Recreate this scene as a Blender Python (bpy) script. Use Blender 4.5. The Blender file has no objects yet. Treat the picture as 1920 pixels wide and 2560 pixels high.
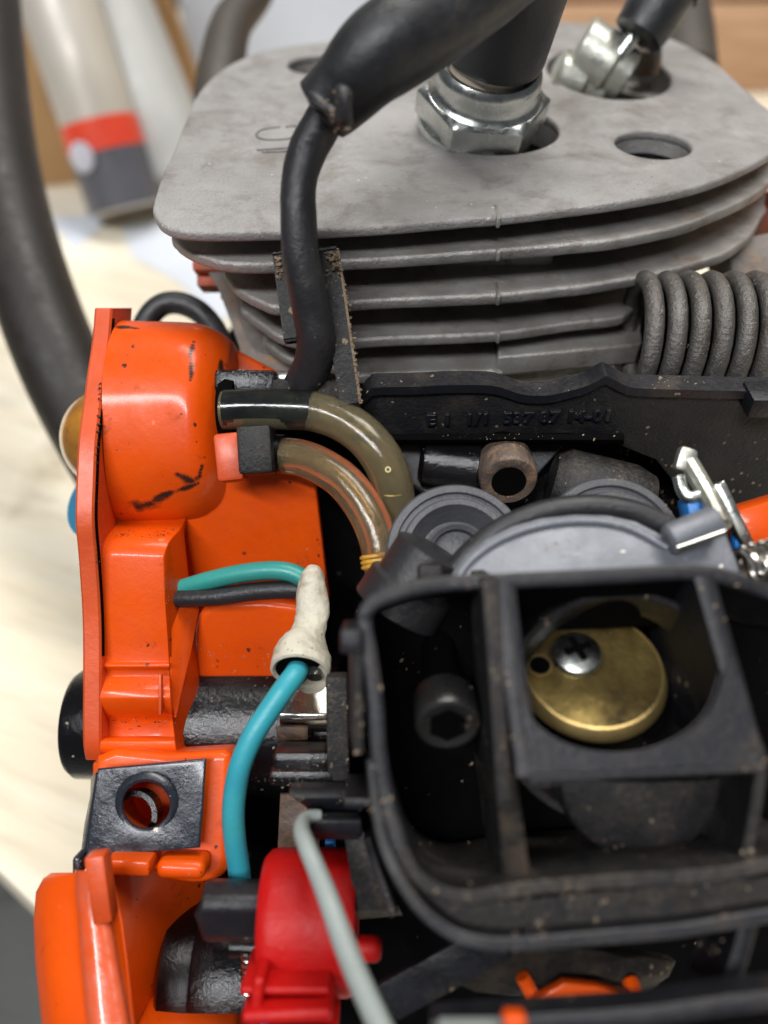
import bpy, bmesh, math, random
from mathutils import Vector, Matrix
from mathutils.bvhtree import BVHTree
from mathutils import noise as mnoise
random.seed(7)
R = math.radians
CM = 0.01
scene = bpy.context.scene

# ------------------------------------------------------------------ camera
F = 2000.0                       # focal length in pixels of the 1920 x 2560 photograph
CAMZ = 17.0                      # camera height over the bench in cm
cam_d = bpy.data.cameras.new("camera")
cam = bpy.data.objects.new("camera", cam_d)
scene.collection.objects.link(cam)
cam.location = (0, 0, CAMZ * CM)
cam.rotation_euler = (R(45), 0, 0)
cam_d.sensor_fit = 'VERTICAL'
cam_d.sensor_height = 36.0
cam_d.lens = 36.0 * F / 2560.0
cam_d.clip_start = 0.005
cam_d.clip_end = 50
cam_d.dof.use_dof = True
cam_d.dof.focus_distance = 12.1 * CM
cam_d.dof.aperture_fstop = 9.5
scene.camera = cam

# ------------------------------------------------------------------ light
world = bpy.data.worlds.new("World")
scene.world = world
world.use_nodes = True
wb = world.node_tree.nodes['Background']
wb.inputs[0].default_value = (0.82, 0.90, 1.0, 1)
wb.inputs[1].default_value = 0.075

def area(name, loc, target, sx, sy, power, col):
    l = bpy.data.lights.new(name, 'AREA')
    l.shape = 'RECTANGLE'; l.size = sx; l.size_y = sy; l.energy = power; l.color = col
    o = bpy.data.objects.new(name, l)
    scene.collection.objects.link(o)
    o.location = loc
    d = Vector(target) - Vector(loc)
    o.rotation_euler = d.to_track_quat('-Z', 'Y').to_euler()
    return o
area("ceiling_tube_lamp", (-0.42, -0.86, 1.50), (0, 0.1, 0.08), 1.2, 0.11, 31, (0.97, 0.98, 1.0))
area("garage_ceiling_lamp", (0.35, 0.62, 1.85), (0, 0.1, 0.08), 1.5, 0.5, 37, (1.0, 0.97, 0.92))
scene.view_settings.view_transform = 'Standard'
scene.view_settings.look = 'None'
scene.view_settings.exposure = 0.0
scene.view_settings.gamma = 1.0
scene.render.engine = 'CYCLES'
scene.cycles.max_bounces = 8
scene.cycles.transmission_bounces = 8

# ------------------------------------------------------------------ geometry helpers (everything in cm, baked to metres)
C45 = math.cos(R(45))
EX = Vector((1, 0, 0)); EU = Vector((0, C45, C45)); EF = Vector((0, C45, -C45))
def ray(u, v):
    return EX * ((u - 960) / F) + EU * ((1280 - v) / F) + EF
def W(u, v, d):
    return Vector((0, 0, CAMZ)) + ray(u, v) * d
def WZ(u, v, z):
    r = ray(u, v); return Vector((0, 0, CAMZ)) + r * ((z - CAMZ) / r.z)
def WY(u, v, y):
    r = ray(u, v); return Vector((0, 0, CAMZ)) + r * (y / r.y)
def ps(l, d=None):
    return [W(p[0], p[1], p[2] if len(p) > 2 else d) for p in l]

def catmull(pts, n=5, closed=False):
    pts = [Vector(p) for p in pts]; m = len(pts); out = []
    rng = range(m) if closed else range(m - 1)
    for i in rng:
        if closed:
            a, b, c, d = pts[(i-1) % m], pts[i], pts[(i+1) % m], pts[(i+2) % m]
        else:
            a = pts[max(i-1, 0)]; b = pts[i]; c = pts[i+1]; d = pts[min(i+2, m-1)]
        for k in range(n):
            t = k / n
            out.append(0.5 * ((2*b) + (c-a)*t + (2*a-5*b+4*c-d)*t*t + (3*b-a-3*c+d)*t*t*t))
    if not closed: out.append(pts[-1].copy())
    return out

ORIG = {}                       # world origin (cm) of each object
def link(o): scene.collection.objects.link(o)
def finish(name, me, mat, parent=None, label=None, angle=35, origin=None):
    """mesh in world cm -> object in metres with its origin at its centre"""
    n = len(me.vertices)
    c = Vector((0, 0, 0))
    if origin is not None: c = Vector(origin)
    elif n:
        lo = Vector([min(v.co[i] for v in me.vertices) for i in range(3)])
        hi = Vector([max(v.co[i] for v in me.vertices) for i in range(3)])
        c = (lo + hi) / 2
    me.transform(Matrix.Scale(CM, 4) @ Matrix.Translation(-c))
    for p in me.polygons: p.use_smooth = True
    me.set_sharp_from_angle(angle=R(angle))
    me.name = name
    o = bpy.data.objects.new(name, me); link(o)
    if mat: me.materials.clear(); me.materials.append(mat)
    ORIG[o.name] = c
    if parent is not None:
        o.parent = parent; o.location = (c - ORIG[parent.name]) * CM
    else: o.location = c * CM
    if label: o['label'] = label
    return o
def thing(name, label, cat, loc, group=None):
    o = bpy.data.objects.new(name, None); link(o)
    o.empty_display_size = 0.02
    o.location = Vector(loc) * CM; ORIG[o.name] = Vector(loc)
    o['label'] = label; o['category'] = cat
    if group: o['group'] = group
    return o
def tag(o, label, cat, group=None):
    o['label'] = label; o['category'] = cat
    if group: o['group'] = group
    return o
def from_bm(bm):
    bmesh.ops.recalc_face_normals(bm, faces=bm.faces)
    me = bpy.data.meshes.new("m"); bm.to_mesh(me); bm.free(); return me
def join(meshes):
    bm = bmesh.new()
    for m in meshes: bm.from_mesh(m)
    me = bpy.data.meshes.new("m"); bm.to_mesh(me); bm.free()
    for m in meshes: bpy.data.meshes.remove(m)
    return me

def m_tube(path, r, seg=20, smooth=6, caps=True, inner=None, squash=None):
    """round tube along path; r number or list; inner: radius of the bore"""
    p = [Vector(q) for q in path]; m = len(p)
    rs = list(r) if isinstance(r, (list, tuple)) else [r] * m
    if smooth > 1 and m > 2:
        q = catmull(p, smooth)
        rr = [x.x for x in catmull([Vector((a, 0, 0)) for a in rs], smooth)]
    else: q, rr = p, rs
    n = len(q)
    T = [(q[min(i+1, n-1)] - q[max(i-1, 0)]).normalized() for i in range(n)]
    ref = Vector((0, 0, 1)) if abs(T[0].z) < 0.9 else Vector((1, 0, 0))
    N = (ref - T[0] * ref.dot(T[0])).normalized()
    bm = bmesh.new(); rings = []; rin = []
    for i in range(n):
        N = (N - T[i] * N.dot(T[i])).normalized(); B = T[i].cross(N)
        def ring(rad):
            return [bm.verts.new(q[i] + (N * math.cos(2*math.pi*k/seg) + B * math.sin(2*math.pi*k/seg)) * rad) for k in range(seg)]
        rings.append(ring(rr[i]))
        if inner: rin.append(ring(inner))
    for A in ([rings] + ([rin] if inner else [])):
        for i in range(n - 1):
            for k in range(seg):
                bm.faces.new((A[i][k], A[i][(k+1) % seg], A[i+1][(k+1) % seg], A[i+1][k]))
    if inner:
        for e in (0, -1):
            for k in range(seg):
                bm.faces.new((rings[e][k], rings[e][(k+1) % seg], rin[e][(k+1) % seg], rin[e][k]))
    elif caps:
        bm.faces.new(rings[0]); bm.faces.new(rings[-1])
    return from_bm(bm)

def wob(me, amp, scale, fine=0.0):
    """real unevenness: push vertices by smooth noise (cm)"""
    for v in me.vertices:
        v.co += mnoise.noise_vector(v.co * scale) * amp + (mnoise.noise_vector(v.co * scale * 4.3) * fine if fine else Vector())
    return me
def rag(pts, amp=0.014, scale=3.0):
    out = []
    for p in pts:
        n = mnoise.noise_vector(p * scale) + mnoise.noise_vector(p * scale * 3) * 0.6
        out.append(p + Vector((n.x, n.y, 0)) * amp)
    return out

def m_lathe(prof, origin, axis, seg=48, up=None, a0=0, a1=360, hexa=None):
    """prof: (distance along axis, radius); hexa: set of profile indices made hexagonal"""
    ax = Vector(axis).normalized(); o = Vector(origin)
    ref = Vector(up) if up else (Vector((0, 0, 1)) if abs(ax.z) < 0.9 else Vector((1, 0, 0)))
    N = (ref - ax * ref.dot(ax)).normalized(); B = ax.cross(N)
    full = abs(a1 - a0) >= 360
    cnt = seg if full else seg + 1
    bm = bmesh.new(); rings = []
    for j, (h, r) in enumerate(prof):
        ring = []
        for k in range(cnt):
            a = R(a0 + (a1 - a0) * k / seg)
            rr = r
            if hexa and j in hexa:
                b = (a % R(60)) - R(30); rr = r * math.cos(R(30)) / math.cos(b)
            ring.append(bm.verts.new(o + ax * h + (N * math.cos(a) + B * math.sin(a)) * max(rr, 1e-4)))
        rings.append(ring)
    for j in range(len(rings) - 1):
        for k in range(seg):
            k2 = (k + 1) % cnt
            bm.faces.new((rings[j][k], rings[j][k2], rings[j+1][k2], rings[j+1][k]))
    if full and prof[0] != prof[-1]:
        bm.faces.new(rings[0]); bm.faces.new(rings[-1])
    elif full: bmesh.ops.remove_doubles(bm, verts=bm.verts, dist=1e-5)
    return from_bm(bm)

def m_plate(outline, thick, normal=None, bevel=0.03, holes=(), res=2):
    """flat plate; outline's plane is its front face, thickness goes to -normal"""
    pts = [Vector(p) for p in outline]
    c = sum(pts, Vector()) / len(pts)
    if normal is None:
        nn = Vector()
        for i in range(len(pts)):
            a, b = pts[i] - c, pts[(i+1) % len(pts)] - c
            nn += a.cross(b)
        nn.normalize()
        if nn.dot(Vector((0, 0, CAMZ)) - c) < 0: nn = -nn
    else: nn = Vector(normal).normalized()
    ref = EX if abs(nn.x) < 0.9 else Vector((0, 1, 0))
    e1 = (ref - nn * ref.dot(nn)).normalized(); e2 = nn.cross(e1)
    cu = bpy.data.curves.new("c", 'CURVE'); cu.dimensions = '2D'; cu.fill_mode = 'BOTH'
    bevel = min(bevel, thick * 0.45)
    for loop in [pts] + [[Vector(p) for p in h] for h in holes]:
        s = cu.splines.new('POLY'); s.points.add(len(loop) - 1)
        for i, p in enumerate(loop):
            q = p - c; s.points[i].co = (q.dot(e1), q.dot(e2), 0, 1)
        s.use_cyclic_u = True
    cu.extrude = thick / 2 - bevel; cu.bevel_depth = bevel; cu.bevel_resolution = res; cu.offset = -bevel
    o = bpy.data.objects.new("c", cu); link(o)
    dg = bpy.context.evaluated_depsgraph_get()
    me = bpy.data.meshes.new_from_object(o.evaluated_get(dg))
    bpy.data.objects.remove(o); bpy.data.curves.remove(cu)
    M = Matrix(((e1.x, e2.x, nn.x, c.x - nn.x * thick/2), (e1.y, e2.y, nn.y, c.y - nn.y * thick/2),
                (e1.z, e2.z, nn.z, c.z - nn.z * thick/2), (0, 0, 0, 1)))
    me.transform(M)
    bm = bmesh.new(); bm.from_mesh(me); bmesh.ops.remove_doubles(bm, verts=bm.verts, dist=1e-4)
    bpy.data.meshes.remove(me)
    return from_bm(bm)

def m_box(c, sx, sy, sz, ax=None, ay=None, bevel=0.04, seg=2):
    """box centred at c with half-free axes ax, ay (az is their cross product)"""
    ax = Vector(ax or (1, 0, 0)).normalized(); ay = Vector(ay or (0, 1, 0)).normalized()
    if abs(ay.x) > 0.015 and abs(ax.x) > 0.999: ax = (ax - ay * ax.dot(ay)).normalized()
    else: ay = (ay - ax * ay.dot(ax)).normalized()
    az = ax.cross(ay)
    bm = bmesh.new(); bmesh.ops.create_cube(bm, size=1)
    for v in bm.verts:
        x, y, z = v.co; v.co = Vector(c) + ax * x * sx + ay * y * sy + az * z * sz
    if bevel: bmesh.ops.bevel(bm, geom=bm.edges, offset=min(bevel, min(sx, sy, sz) * 0.45), segments=seg, profile=0.5, affect='EDGES')
    return from_bm(bm)

def m_loft(rings, closed=True, caps=True, sub=0):
    bm = bmesh.new(); V = [[bm.verts.new(p) for p in r] for r in rings]
    n = len(rings[0])
    for j in range(len(V) - 1):
        for k in range(n if closed else n - 1):
            k2 = (k + 1) % n
            bm.faces.new((V[j][k], V[j][k2], V[j+1][k2], V[j+1][k]))
    if caps and closed:
        bm.faces.new(V[0]); bm.faces.new(V[-1])
    return from_bm(bm)

def m_xprism(prof, bevel=0.0):
    """profile rows (v, d, u_left, u_right): a body running in x with that profile"""
    bm = bmesh.new(); A = []; B = []
    for (v, d, ul, ur) in prof:
        A.append(bm.verts.new(W(ul, v, d))); B.append(bm.verts.new(W(ur, v, d)))
    n = len(prof)
    for i in range(n):
        j = (i + 1) % n
        bm.faces.new((A[i], A[j], B[j], B[i]))
    bm.faces.new(A); bm.faces.new(B)
    bmesh.ops.recalc_face_normals(bm, faces=bm.faces)
    if bevel:
        es = [e for e in bm.edges if len(e.link_faces) == 2 and e.calc_face_angle(0) > R(25)]
        bmesh.ops.bevel(bm, geom=es, offset=bevel, segments=2, profile=0.5, affect='EDGES')
    return from_bm(bm)
def circ(c, r, n=48, e1=EX, e2=None, r2=None, a0=0, a1=360):
    e1 = Vector(e1); e2 = Vector(e2) if e2 is not None else Vector((0, 1, 0))
    c = Vector(c); r2 = r2 or r
    full = abs(a1 - a0) >= 360
    return [c + e1 * (r * math.cos(R(a0 + (a1-a0) * k / (n if full else n-1)))) + e2 * (r2 * math.sin(R(a0 + (a1-a0) * k / (n if full else n-1)))) for k in range(n)]

# ------------------------------------------------------------------ materials
def new_mat(name):
    m = bpy.data.materials.new(name); m.use_nodes = True
    nt = m.node_tree; return m, nt, nt.nodes['Principled BSDF']
def coords(nt, scale=100.0, world=False):
    tc = nt.nodes.new('ShaderNodeTexCoord'); mp = nt.nodes.new('ShaderNodeMapping')
    s = scale if isinstance(scale, (tuple, list)) else (scale,) * 3
    mp.inputs['Scale'].default_value = s
    nt.links.new(tc.outputs['Object'], mp.inputs['Vector']); return mp.outputs[0]
def noise(nt, vec, scale, detail=4, rough=0.6, dist=0.0):
    n = nt.nodes.new('ShaderNodeTexNoise'); n.inputs['Scale'].default_value = scale
    n.inputs['Detail'].default_value = detail; n.inputs['Roughness'].default_value = rough
    n.inputs['Distortion'].default_value = dist
    nt.links.new(vec, n.inputs['Vector']); return n.outputs['Fac']
def ramp(nt, fac, a, b, c0=(0, 0, 0, 1), c1=(1, 1, 1, 1)):
    r = nt.nodes.new('ShaderNodeValToRGB'); e = r.color_ramp.elements
    e[0].position = a; e[1].position = b; e[0].color = c0; e[1].color = c1
    nt.links.new(fac, r.inputs[0]); return r.outputs[0]
def mix(nt, fac, a, b, mode='MIX'):
    m = nt.nodes.new('ShaderNodeMix'); m.data_type = 'RGBA'; m.blend_type = mode
    for s, val in ((m.inputs[0], fac), (m.inputs[6], a), (m.inputs[7], b)):
        if hasattr(val, 'type') or isinstance(val, bpy.types.NodeSocket): nt.links.new(val, s)
        elif isinstance(val, (int, float)): s.default_value = val
        else: s.default_value = (*val[:3], 1)
    return m.outputs[2]
def mathn(nt, op, a, b=None):
    m = nt.nodes.new('ShaderNodeMath'); m.operation = op
    for s, val in ((m.inputs[0], a), (m.inputs[1], b)):
        if val is None: continue
        if isinstance(val, (int, float)): s.default_value = val
        else: nt.links.new(val, s)
    return m.outputs[0]
def worn(name, base, rough=0.5, metal=0.0, var=None, var_scale=0.8, dirt=None, dirt_amt=(0.55, 0.7), dirt_scale=1.2,
         specks=None, speck_scale=6.0, speck_size=0.18, speck_keep=0.62, film=None, film_amt=0.5, bump=0.15, bump_scale=14.0, coat=0.0, rough_var=0.12,
         coat_rough=0.15, dirt2=None, dirt2_amt=(0.6, 0.66), dirt2_scale=5, stretch=None, big_bump=0.0, spec=0.5):
    """painted, moulded or cast surface: colour drift, dirt patches, stray specks, fine relief"""
    m, nt, b = new_mat(name)
    vec = coords(nt, stretch if stretch else 100.0)
    col = mix(nt, ramp(nt, noise(nt, vec, var_scale, 5), 0.35, 0.68), base, var if var else tuple(c * 0.82 for c in base))
    dmask = None
    if dirt:
        dm = ramp(nt, noise(nt, vec, dirt_scale, 8, 0.72, 0.4), *dirt_amt)
        col = mix(nt, dm, col, dirt); dmask = dm
    if dirt2:
        d2 = ramp(nt, noise(nt, vec, dirt2_scale, 6, 0.7, 0.2), *dirt2_amt)
        col = mix(nt, d2, col, dirt2)
    if specks:
        vo = nt.nodes.new('ShaderNodeTexVoronoi'); vo.inputs['Scale'].default_value = speck_scale
        vo.inputs['Randomness'].default_value = 1
        dv = nt.nodes.new('ShaderNodeVectorMath'); dv.operation = 'ADD'
        nz = nt.nodes.new('ShaderNodeTexNoise'); nz.inputs['Scale'].default_value = speck_scale * 2.3; nz.inputs['Detail'].default_value = 3
        nt.links.new(vec, nz.inputs['Vector'])
        sc = nt.nodes.new('ShaderNodeVectorMath'); sc.operation = 'SCALE'; sc.inputs['Scale'].default_value = 0.28 / speck_scale * 2
        nt.links.new(nz.outputs['Color'], sc.inputs[0]); nt.links.new(vec, dv.inputs[0]); nt.links.new(sc.outputs[0], dv.inputs[1])
        nt.links.new(dv.outputs[0], vo.inputs['Vector'])
        sep = nt.nodes.new('ShaderNodeSeparateColor'); nt.links.new(vo.outputs['Color'], sep.inputs[0])
        var_r = mathn(nt, 'MULTIPLY', mathn(nt, 'ADD', mathn(nt, 'POWER', sep.outputs[1], 2.5), 0.25), speck_size * 1.25)
        near = mathn(nt, 'LESS_THAN', vo.outputs['Distance'], var_r)
        keep = mathn(nt, 'GREATER_THAN', sep.outputs[0], speck_keep)
        clump = ramp(nt, noise(nt, vec, 1.1, 5, 0.7), 0.50, 0.56)
        msk = mathn(nt, 'MULTIPLY', mathn(nt, 'MULTIPLY', near, keep), clump)
        col = mix(nt, msk, col, specks)
    if film:
        geo = nt.nodes.new('ShaderNodeNewGeometry'); sx = nt.nodes.new('ShaderNodeSeparateXYZ'); nt.links.new(geo.outputs['Normal'], sx.inputs[0])
        up = ramp(nt, sx.outputs[2], 0.35, 0.95)
        fm = mathn(nt, 'MULTIPLY', mathn(nt, 'MULTIPLY', up, ramp(nt, noise(nt, vec, 2.2, 8, 0.8), 0.40, 0.66)), film_amt)
        fm = mathn(nt, 'MULTIPLY', fm, ramp(nt, noise(nt, vec, 17, 3, 0.8), 0.35, 0.6))
        col = mix(nt, fm, col, film)
    nt.links.new(col, b.inputs['Base Color'])
    b.inputs['Metallic'].default_value = metal
    b.inputs['Specular IOR Level'].default_value = spec
    rr = nt.nodes.new('ShaderNodeMapRange')
    nt.links.new(noise(nt, vec, 2.7, 6, 0.7), rr.inputs[0])
    rr.inputs[1].default_value = 0.3; rr.inputs[2].default_value = 0.7
    rr.inputs[3].default_value = max(rough - rough_var, 0.03); rr.inputs[4].default_value = min(rough + rough_var, 1)
    ro = rr.outputs[0]
    if dmask: ro = mathn(nt, 'ADD', ro, mathn(nt, 'MULTIPLY', dmask, 0.25))
    nt.links.new(ro, b.inputs['Roughness'])
    b.inputs['Coat Weight'].default_value = coat; b.inputs['Coat Roughness'].default_value = coat_rough
    bp = nt.nodes.new('ShaderNodeBump'); bp.inputs['Strength'].default_value = bump; bp.inputs['Distance'].default_value = 0.0004
    h = noise(nt, vec, bump_scale, 6, 0.65)
    if big_bump: h = mathn(nt, 'ADD', h, mathn(nt, 'MULTIPLY', noise(nt, vec, 1.6, 3), big_bump))
    nt.links.new(h, bp.inputs['Height']); nt.links.new(bp.outputs[0], b.inputs['Normal'])
    return m
TAN = (0.42, 0.30, 0.17)
M = {}
M['alu'] = worn('cast_aluminium', (0.40, 0.385, 0.375), 0.52, 0.35, (0.30, 0.285, 0.275), 0.7, dirt=(0.14, 0.11, 0.088), dirt_amt=(0.48, 0.80), dirt_scale=0.9,
                specks=(0.62, 0.57, 0.50), speck_scale=9, speck_size=0.16, speck_keep=0.6, bump=0.9, bump_scale=20, dirt2=(0.24, 0.20, 0.16), dirt2_amt=(0.64, 0.70), dirt2_scale=3)
M['fin'] = worn('cast_aluminium_fins', (0.42, 0.41, 0.39), 0.42, 0.55, (0.25, 0.235, 0.22), 0.8, dirt=(0.17, 0.12, 0.09), dirt_amt=(0.52, 0.72), dirt_scale=1.3,
                bump=0.6, bump_scale=20, film=(0.26, 0.19, 0.13), film_amt=0.35, dirt2=(0.33, 0.24, 0.16), dirt2_amt=(0.66, 0.72), dirt2_scale=4)
M['alu_bright'] = worn('bare_aluminium', (0.20, 0.21, 0.235), 0.46, 0.35, (0.15, 0.157, 0.178), 0.9, specks=(0.75, 0.7, 0.6), speck_scale=5, speck_keep=0.75, bump=0.3, bump_scale=16)
M['orange'] = worn('orange_plastic', (0.72, 0.082, 0.002), 0.40, 0, (0.60, 0.060, 0.002), 0.6, dirt=(0.10, 0.022, 0.010), dirt_amt=(0.60, 0.76), dirt_scale=1.5, dirt2=(0.80, 0.24, 0.12), dirt2_amt=(0.68, 0.74), dirt2_scale=4,
                   specks=(0.07, 0.02, 0.012), speck_scale=9, speck_size=0.22, speck_keep=0.55, bump=0.14, bump_scale=9, coat=0.22, coat_rough=0.12, big_bump=0.5, spec=0.2)
M['orange_rim'] = worn('scuffed_orange_plastic', (0.62, 0.078, 0.012), 0.45, 0, (0.52, 0.058, 0.008), 1.0, dirt=(0.12, 0.02, 0.01), dirt_amt=(0.66, 0.72), dirt_scale=1.6, bump=0.25, bump_scale=6, coat=0.2, coat_rough=0.3, big_bump=0.8)
M['glossy_rim'] = worn('glossy_orange_rim', (0.62, 0.075, 0.012), 0.22, 0, (0.60, 0.11, 0.05), 2.5, bump=0.5, bump_scale=3.5, coat=0.8, coat_rough=0.08, big_bump=0.6)
M['orange_old'] = worn('dusty_orange_plastic', (0.62, 0.08, 0.02), 0.5, 0, (0.40, 0.08, 0.03), 1.0, dirt=(0.30, 0.20, 0.12), dirt_amt=(0.5, 0.65), dirt_scale=1.1, bump=0.3)
M['black'] = worn('black_plastic', (0.006, 0.006, 0.007), 0.45, 0, (0.010, 0.010, 0.011), 0.9, specks=(0.22, 0.16, 0.10), speck_scale=6.5, speck_size=0.2, speck_keep=0.75, spec=0.35, film=(0.16, 0.125, 0.09), film_amt=0.35, bump=0.45, bump_scale=20, rough_var=0.15)
M['black_dusty'] = worn('dusty_black_plastic', (0.008, 0.008, 0.009), 0.55, 0, (0.014, 0.014, 0.016), 0.8, dirt=(0.030, 0.023, 0.019), dirt_amt=(0.50, 0.70), dirt_scale=1.6,
                        specks=(0.26, 0.20, 0.14), speck_scale=8.5, speck_size=0.2, speck_keep=0.55, spec=0.35, film=(0.16, 0.125, 0.09), film_amt=0.6, bump=0.6, bump_scale=18)
M['black_frame'] = worn('moulded_black_frame', (0.008, 0.009, 0.012), 0.40, 0, (0.013, 0.014, 0.019), 0.7, dirt=(0.045, 0.035, 0.028), dirt_amt=(0.54, 0.72), dirt_scale=1.1,
                        specks=(0.24, 0.18, 0.12), speck_scale=5.5, speck_size=0.2, speck_keep=0.7, spec=0.35, film=(0.12, 0.09, 0.065), film_amt=0.25, bump=0.35, bump_scale=12)
M['black_caked'] = worn('sawdust_caked_black_plastic', (0.009, 0.008, 0.007), 0.7, 0, (0.016, 0.013, 0.011), 1.5, dirt=(0.055, 0.040, 0.028), dirt_amt=(0.46, 0.72), dirt_scale=2.4, specks=(0.26, 0.19, 0.12), speck_scale=7, speck_size=0.25, speck_keep=0.6, bump=0.9, bump_scale=10, spec=0.2)
M['black_gloss'] = worn('oily_black_metal', (0.004, 0.004, 0.005), 0.17, 0, (0.006, 0.006, 0.007), 1.2, specks=(0.4, 0.36, 0.30), speck_scale=9, speck_size=0.15, speck_keep=0.75, bump=0.35, bump_scale=12, rough_var=0.06, spec=0.5)
M['oil'] = worn('oil_filled_hose', (0.008, 0.010, 0.010), 0.16, 0, (0.020, 0.021, 0.016), 1.4, bump=0.15, bump_scale=5, coat=0.4, coat_rough=0.12)
M['shade_black'] = worn('painted_shade_black', (0.0016, 0.0016, 0.002), 0.9, 0, (0.003, 0.0025, 0.0025), 1.0, specks=(0.03, 0.022, 0.015), speck_scale=5, speck_keep=0.85, bump=0.5, bump_scale=7, spec=0.04)  # near-black colour stands in for deep shade in recesses, holes and gaps
M['rubber'] = worn('black_rubber', (0.018, 0.018, 0.020), 0.42, 0, (0.028, 0.027, 0.029), 1.1, dirt=(0.10, 0.072, 0.055), dirt_amt=(0.58, 0.78), dirt_scale=1.4,
                   specks=(0.28, 0.20, 0.13), speck_scale=8, speck_size=0.15, speck_keep=0.78, bump=0.35, bump_scale=15, rough_var=0.14)
M['rubber_grey'] = worn('grey_rubber', (0.085, 0.086, 0.094), 0.42, 0, (0.06, 0.06, 0.066), 1.1, dirt=(0.10, 0.08, 0.07), dirt_amt=(0.55, 0.75), specks=(0.3, 0.25, 0.2), speck_scale=7, speck_keep=0.8, bump=0.4)
M['boot'] = worn('spark_plug_boot_rubber', (0.012, 0.012, 0.013), 0.42, 0, (0.024, 0.025, 0.028), 0.7, dirt=(0.06, 0.045, 0.04), dirt_amt=(0.58, 0.74), dirt_scale=0.9,
                 specks=(0.40, 0.27, 0.15), speck_scale=3, speck_size=0.12, speck_keep=0.85, bump=0.3, bump_scale=10)
M['zinc'] = worn('zinc_plated_steel', (0.74, 0.76, 0.72), 0.30, 1.0, (0.48, 0.50, 0.47), 1.5, bump=0.12, bump_scale=12, dirt=(0.30, 0.27, 0.20), dirt_amt=(0.64, 0.75))
M['zinc_dirty'] = worn('dirty_zinc_steel', (0.66, 0.67, 0.60), 0.36, 0.85, (0.46, 0.45, 0.38), 1.6, dirt=(0.18, 0.13, 0.09), dirt_amt=(0.56, 0.68), dirt_scale=1.4, bump=0.3, bump_scale=10)
M['steel_spring'] = worn('spring_steel', (0.17, 0.16, 0.15), 0.45, 0.65, (0.11, 0.10, 0.09), 2.0, dirt=(0.13, 0.10, 0.075), dirt_amt=(0.56, 0.74), dirt_scale=1.3, specks=(0.42, 0.32, 0.2), speck_scale=9, speck_keep=0.7, bump=0.8)
M['steel'] = worn('bright_steel', (0.66, 0.63, 0.58), 0.2, 1.0, (0.55, 0.5, 0.45), 1.6, bump=0.1)
M['dark_steel'] = worn('blackened_steel', (0.20, 0.20, 0.20), 0.25, 0.9, (0.15, 0.13, 0.115), 2.0, dirt=(0.06, 0.045, 0.035), dirt_amt=(0.62, 0.75), bump=0.3)
M['rust'] = worn('rusty_steel', (0.17, 0.13, 0.11), 0.55, 0.5, (0.10, 0.07, 0.055), 2.2, dirt=(0.30, 0.19, 0.12), dirt_amt=(0.46, 0.62), dirt_scale=2.2, bump=1.0, bump_scale=8)
M['brass'] = worn('brass_plate', (0.36, 0.26, 0.085), 0.42, 0.8, (0.20, 0.14, 0.045), 1.0, dirt=(0.05, 0.036, 0.015), dirt_amt=(0.44, 0.66), dirt_scale=0.9, bump=0.3, bump_scale=10)
M['brass_edge'] = worn('polished_brass', (0.66, 0.48, 0.20), 0.36, 0.85, (0.55, 0.39, 0.15), 1.3, bump=0.2)
M['red'] = worn('red_plastic', (0.46, 0.005, 0.004), 0.45, 0, (0.36, 0.004, 0.004), 0.8, spec=0.28, dirt=(0.16, 0.006, 0.005), dirt_amt=(0.62, 0.8), dirt_scale=1.6, bump=0.3, bump_scale=12, specks=(0.5, 0.2, 0.12), speck_scale=7, speck_size=0.14, speck_keep=0.85)
M['blue'] = worn('blue_plastic', (0.01, 0.22, 0.66), 0.4, 0, (0.008, 0.17, 0.55), 1.0, bump=0.2)
M['blue_felt'] = worn('blue_rubber', (0.03, 0.22, 0.36), 0.7, 0, (0.02, 0.17, 0.30), 1.0, bump=0.5)
M['teal'] = worn('teal_wire_insulation', (0.028, 0.28, 0.37), 0.42, 0, (0.035, 0.33, 0.36), 0.8, dirt=(0.04, 0.16, 0.16), dirt_amt=(0.66, 0.76), dirt_scale=1.5, specks=(0.12, 0.10, 0.06), speck_scale=6, speck_keep=0.85, bump=0.15)
M['teal2'] = worn('green_wire_insulation', (0.030, 0.27, 0.235), 0.42, 0, (0.025, 0.23, 0.21), 0.8, dirt=(0.02, 0.09, 0.08), dirt_amt=(0.62, 0.72), bump=0.15)
M['wire_black'] = worn('black_wire_insulation', (0.014, 0.014, 0.016), 0.42, 0, (0.02, 0.02, 0.022), 1.0, bump=0.3)
M['cream'] = worn('cream_silicone_sleeve', (0.56, 0.53, 0.43), 0.55, 0, (0.48, 0.45, 0.36), 0.9, dirt=(0.27, 0.19, 0.11), dirt_amt=(0.52, 0.74), dirt_scale=1.8, specks=(0.2, 0.13, 0.08), speck_scale=9, speck_keep=0.8, bump=0.6, bump_scale=8)
M['ceramic'] = worn('plug_ceramic', (0.72, 0.64, 0.54), 0.25, 0, (0.66, 0.56, 0.45), 1.0, dirt=(0.50, 0.22, 0.06), dirt_amt=(0.53, 0.62), dirt_scale=1.2, bump=0.05)
M['rod'] = worn('grey_coated_rod', (0.30, 0.335, 0.32), 0.42, 0, (0.25, 0.28, 0.265), 1.2, dirt=(0.16, 0.15, 0.12), dirt_amt=(0.6, 0.75), bump=0.3)
M['handle'] = worn('handle_rubber', (0.014, 0.011, 0.009), 0.55, 0, (0.022, 0.017, 0.014), 0.3, bump=0.3, bump_scale=5)
M['dusty_metal'] = worn('sawdust_caked_metal', (0.24, 0.215, 0.195), 0.65, 0.2, (0.17, 0.13, 0.105), 0.9, dirt=(0.34, 0.23, 0.14), dirt_amt=(0.48, 0.66), dirt_scale=1.0, bump=1.0, bump_scale=8)
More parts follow.
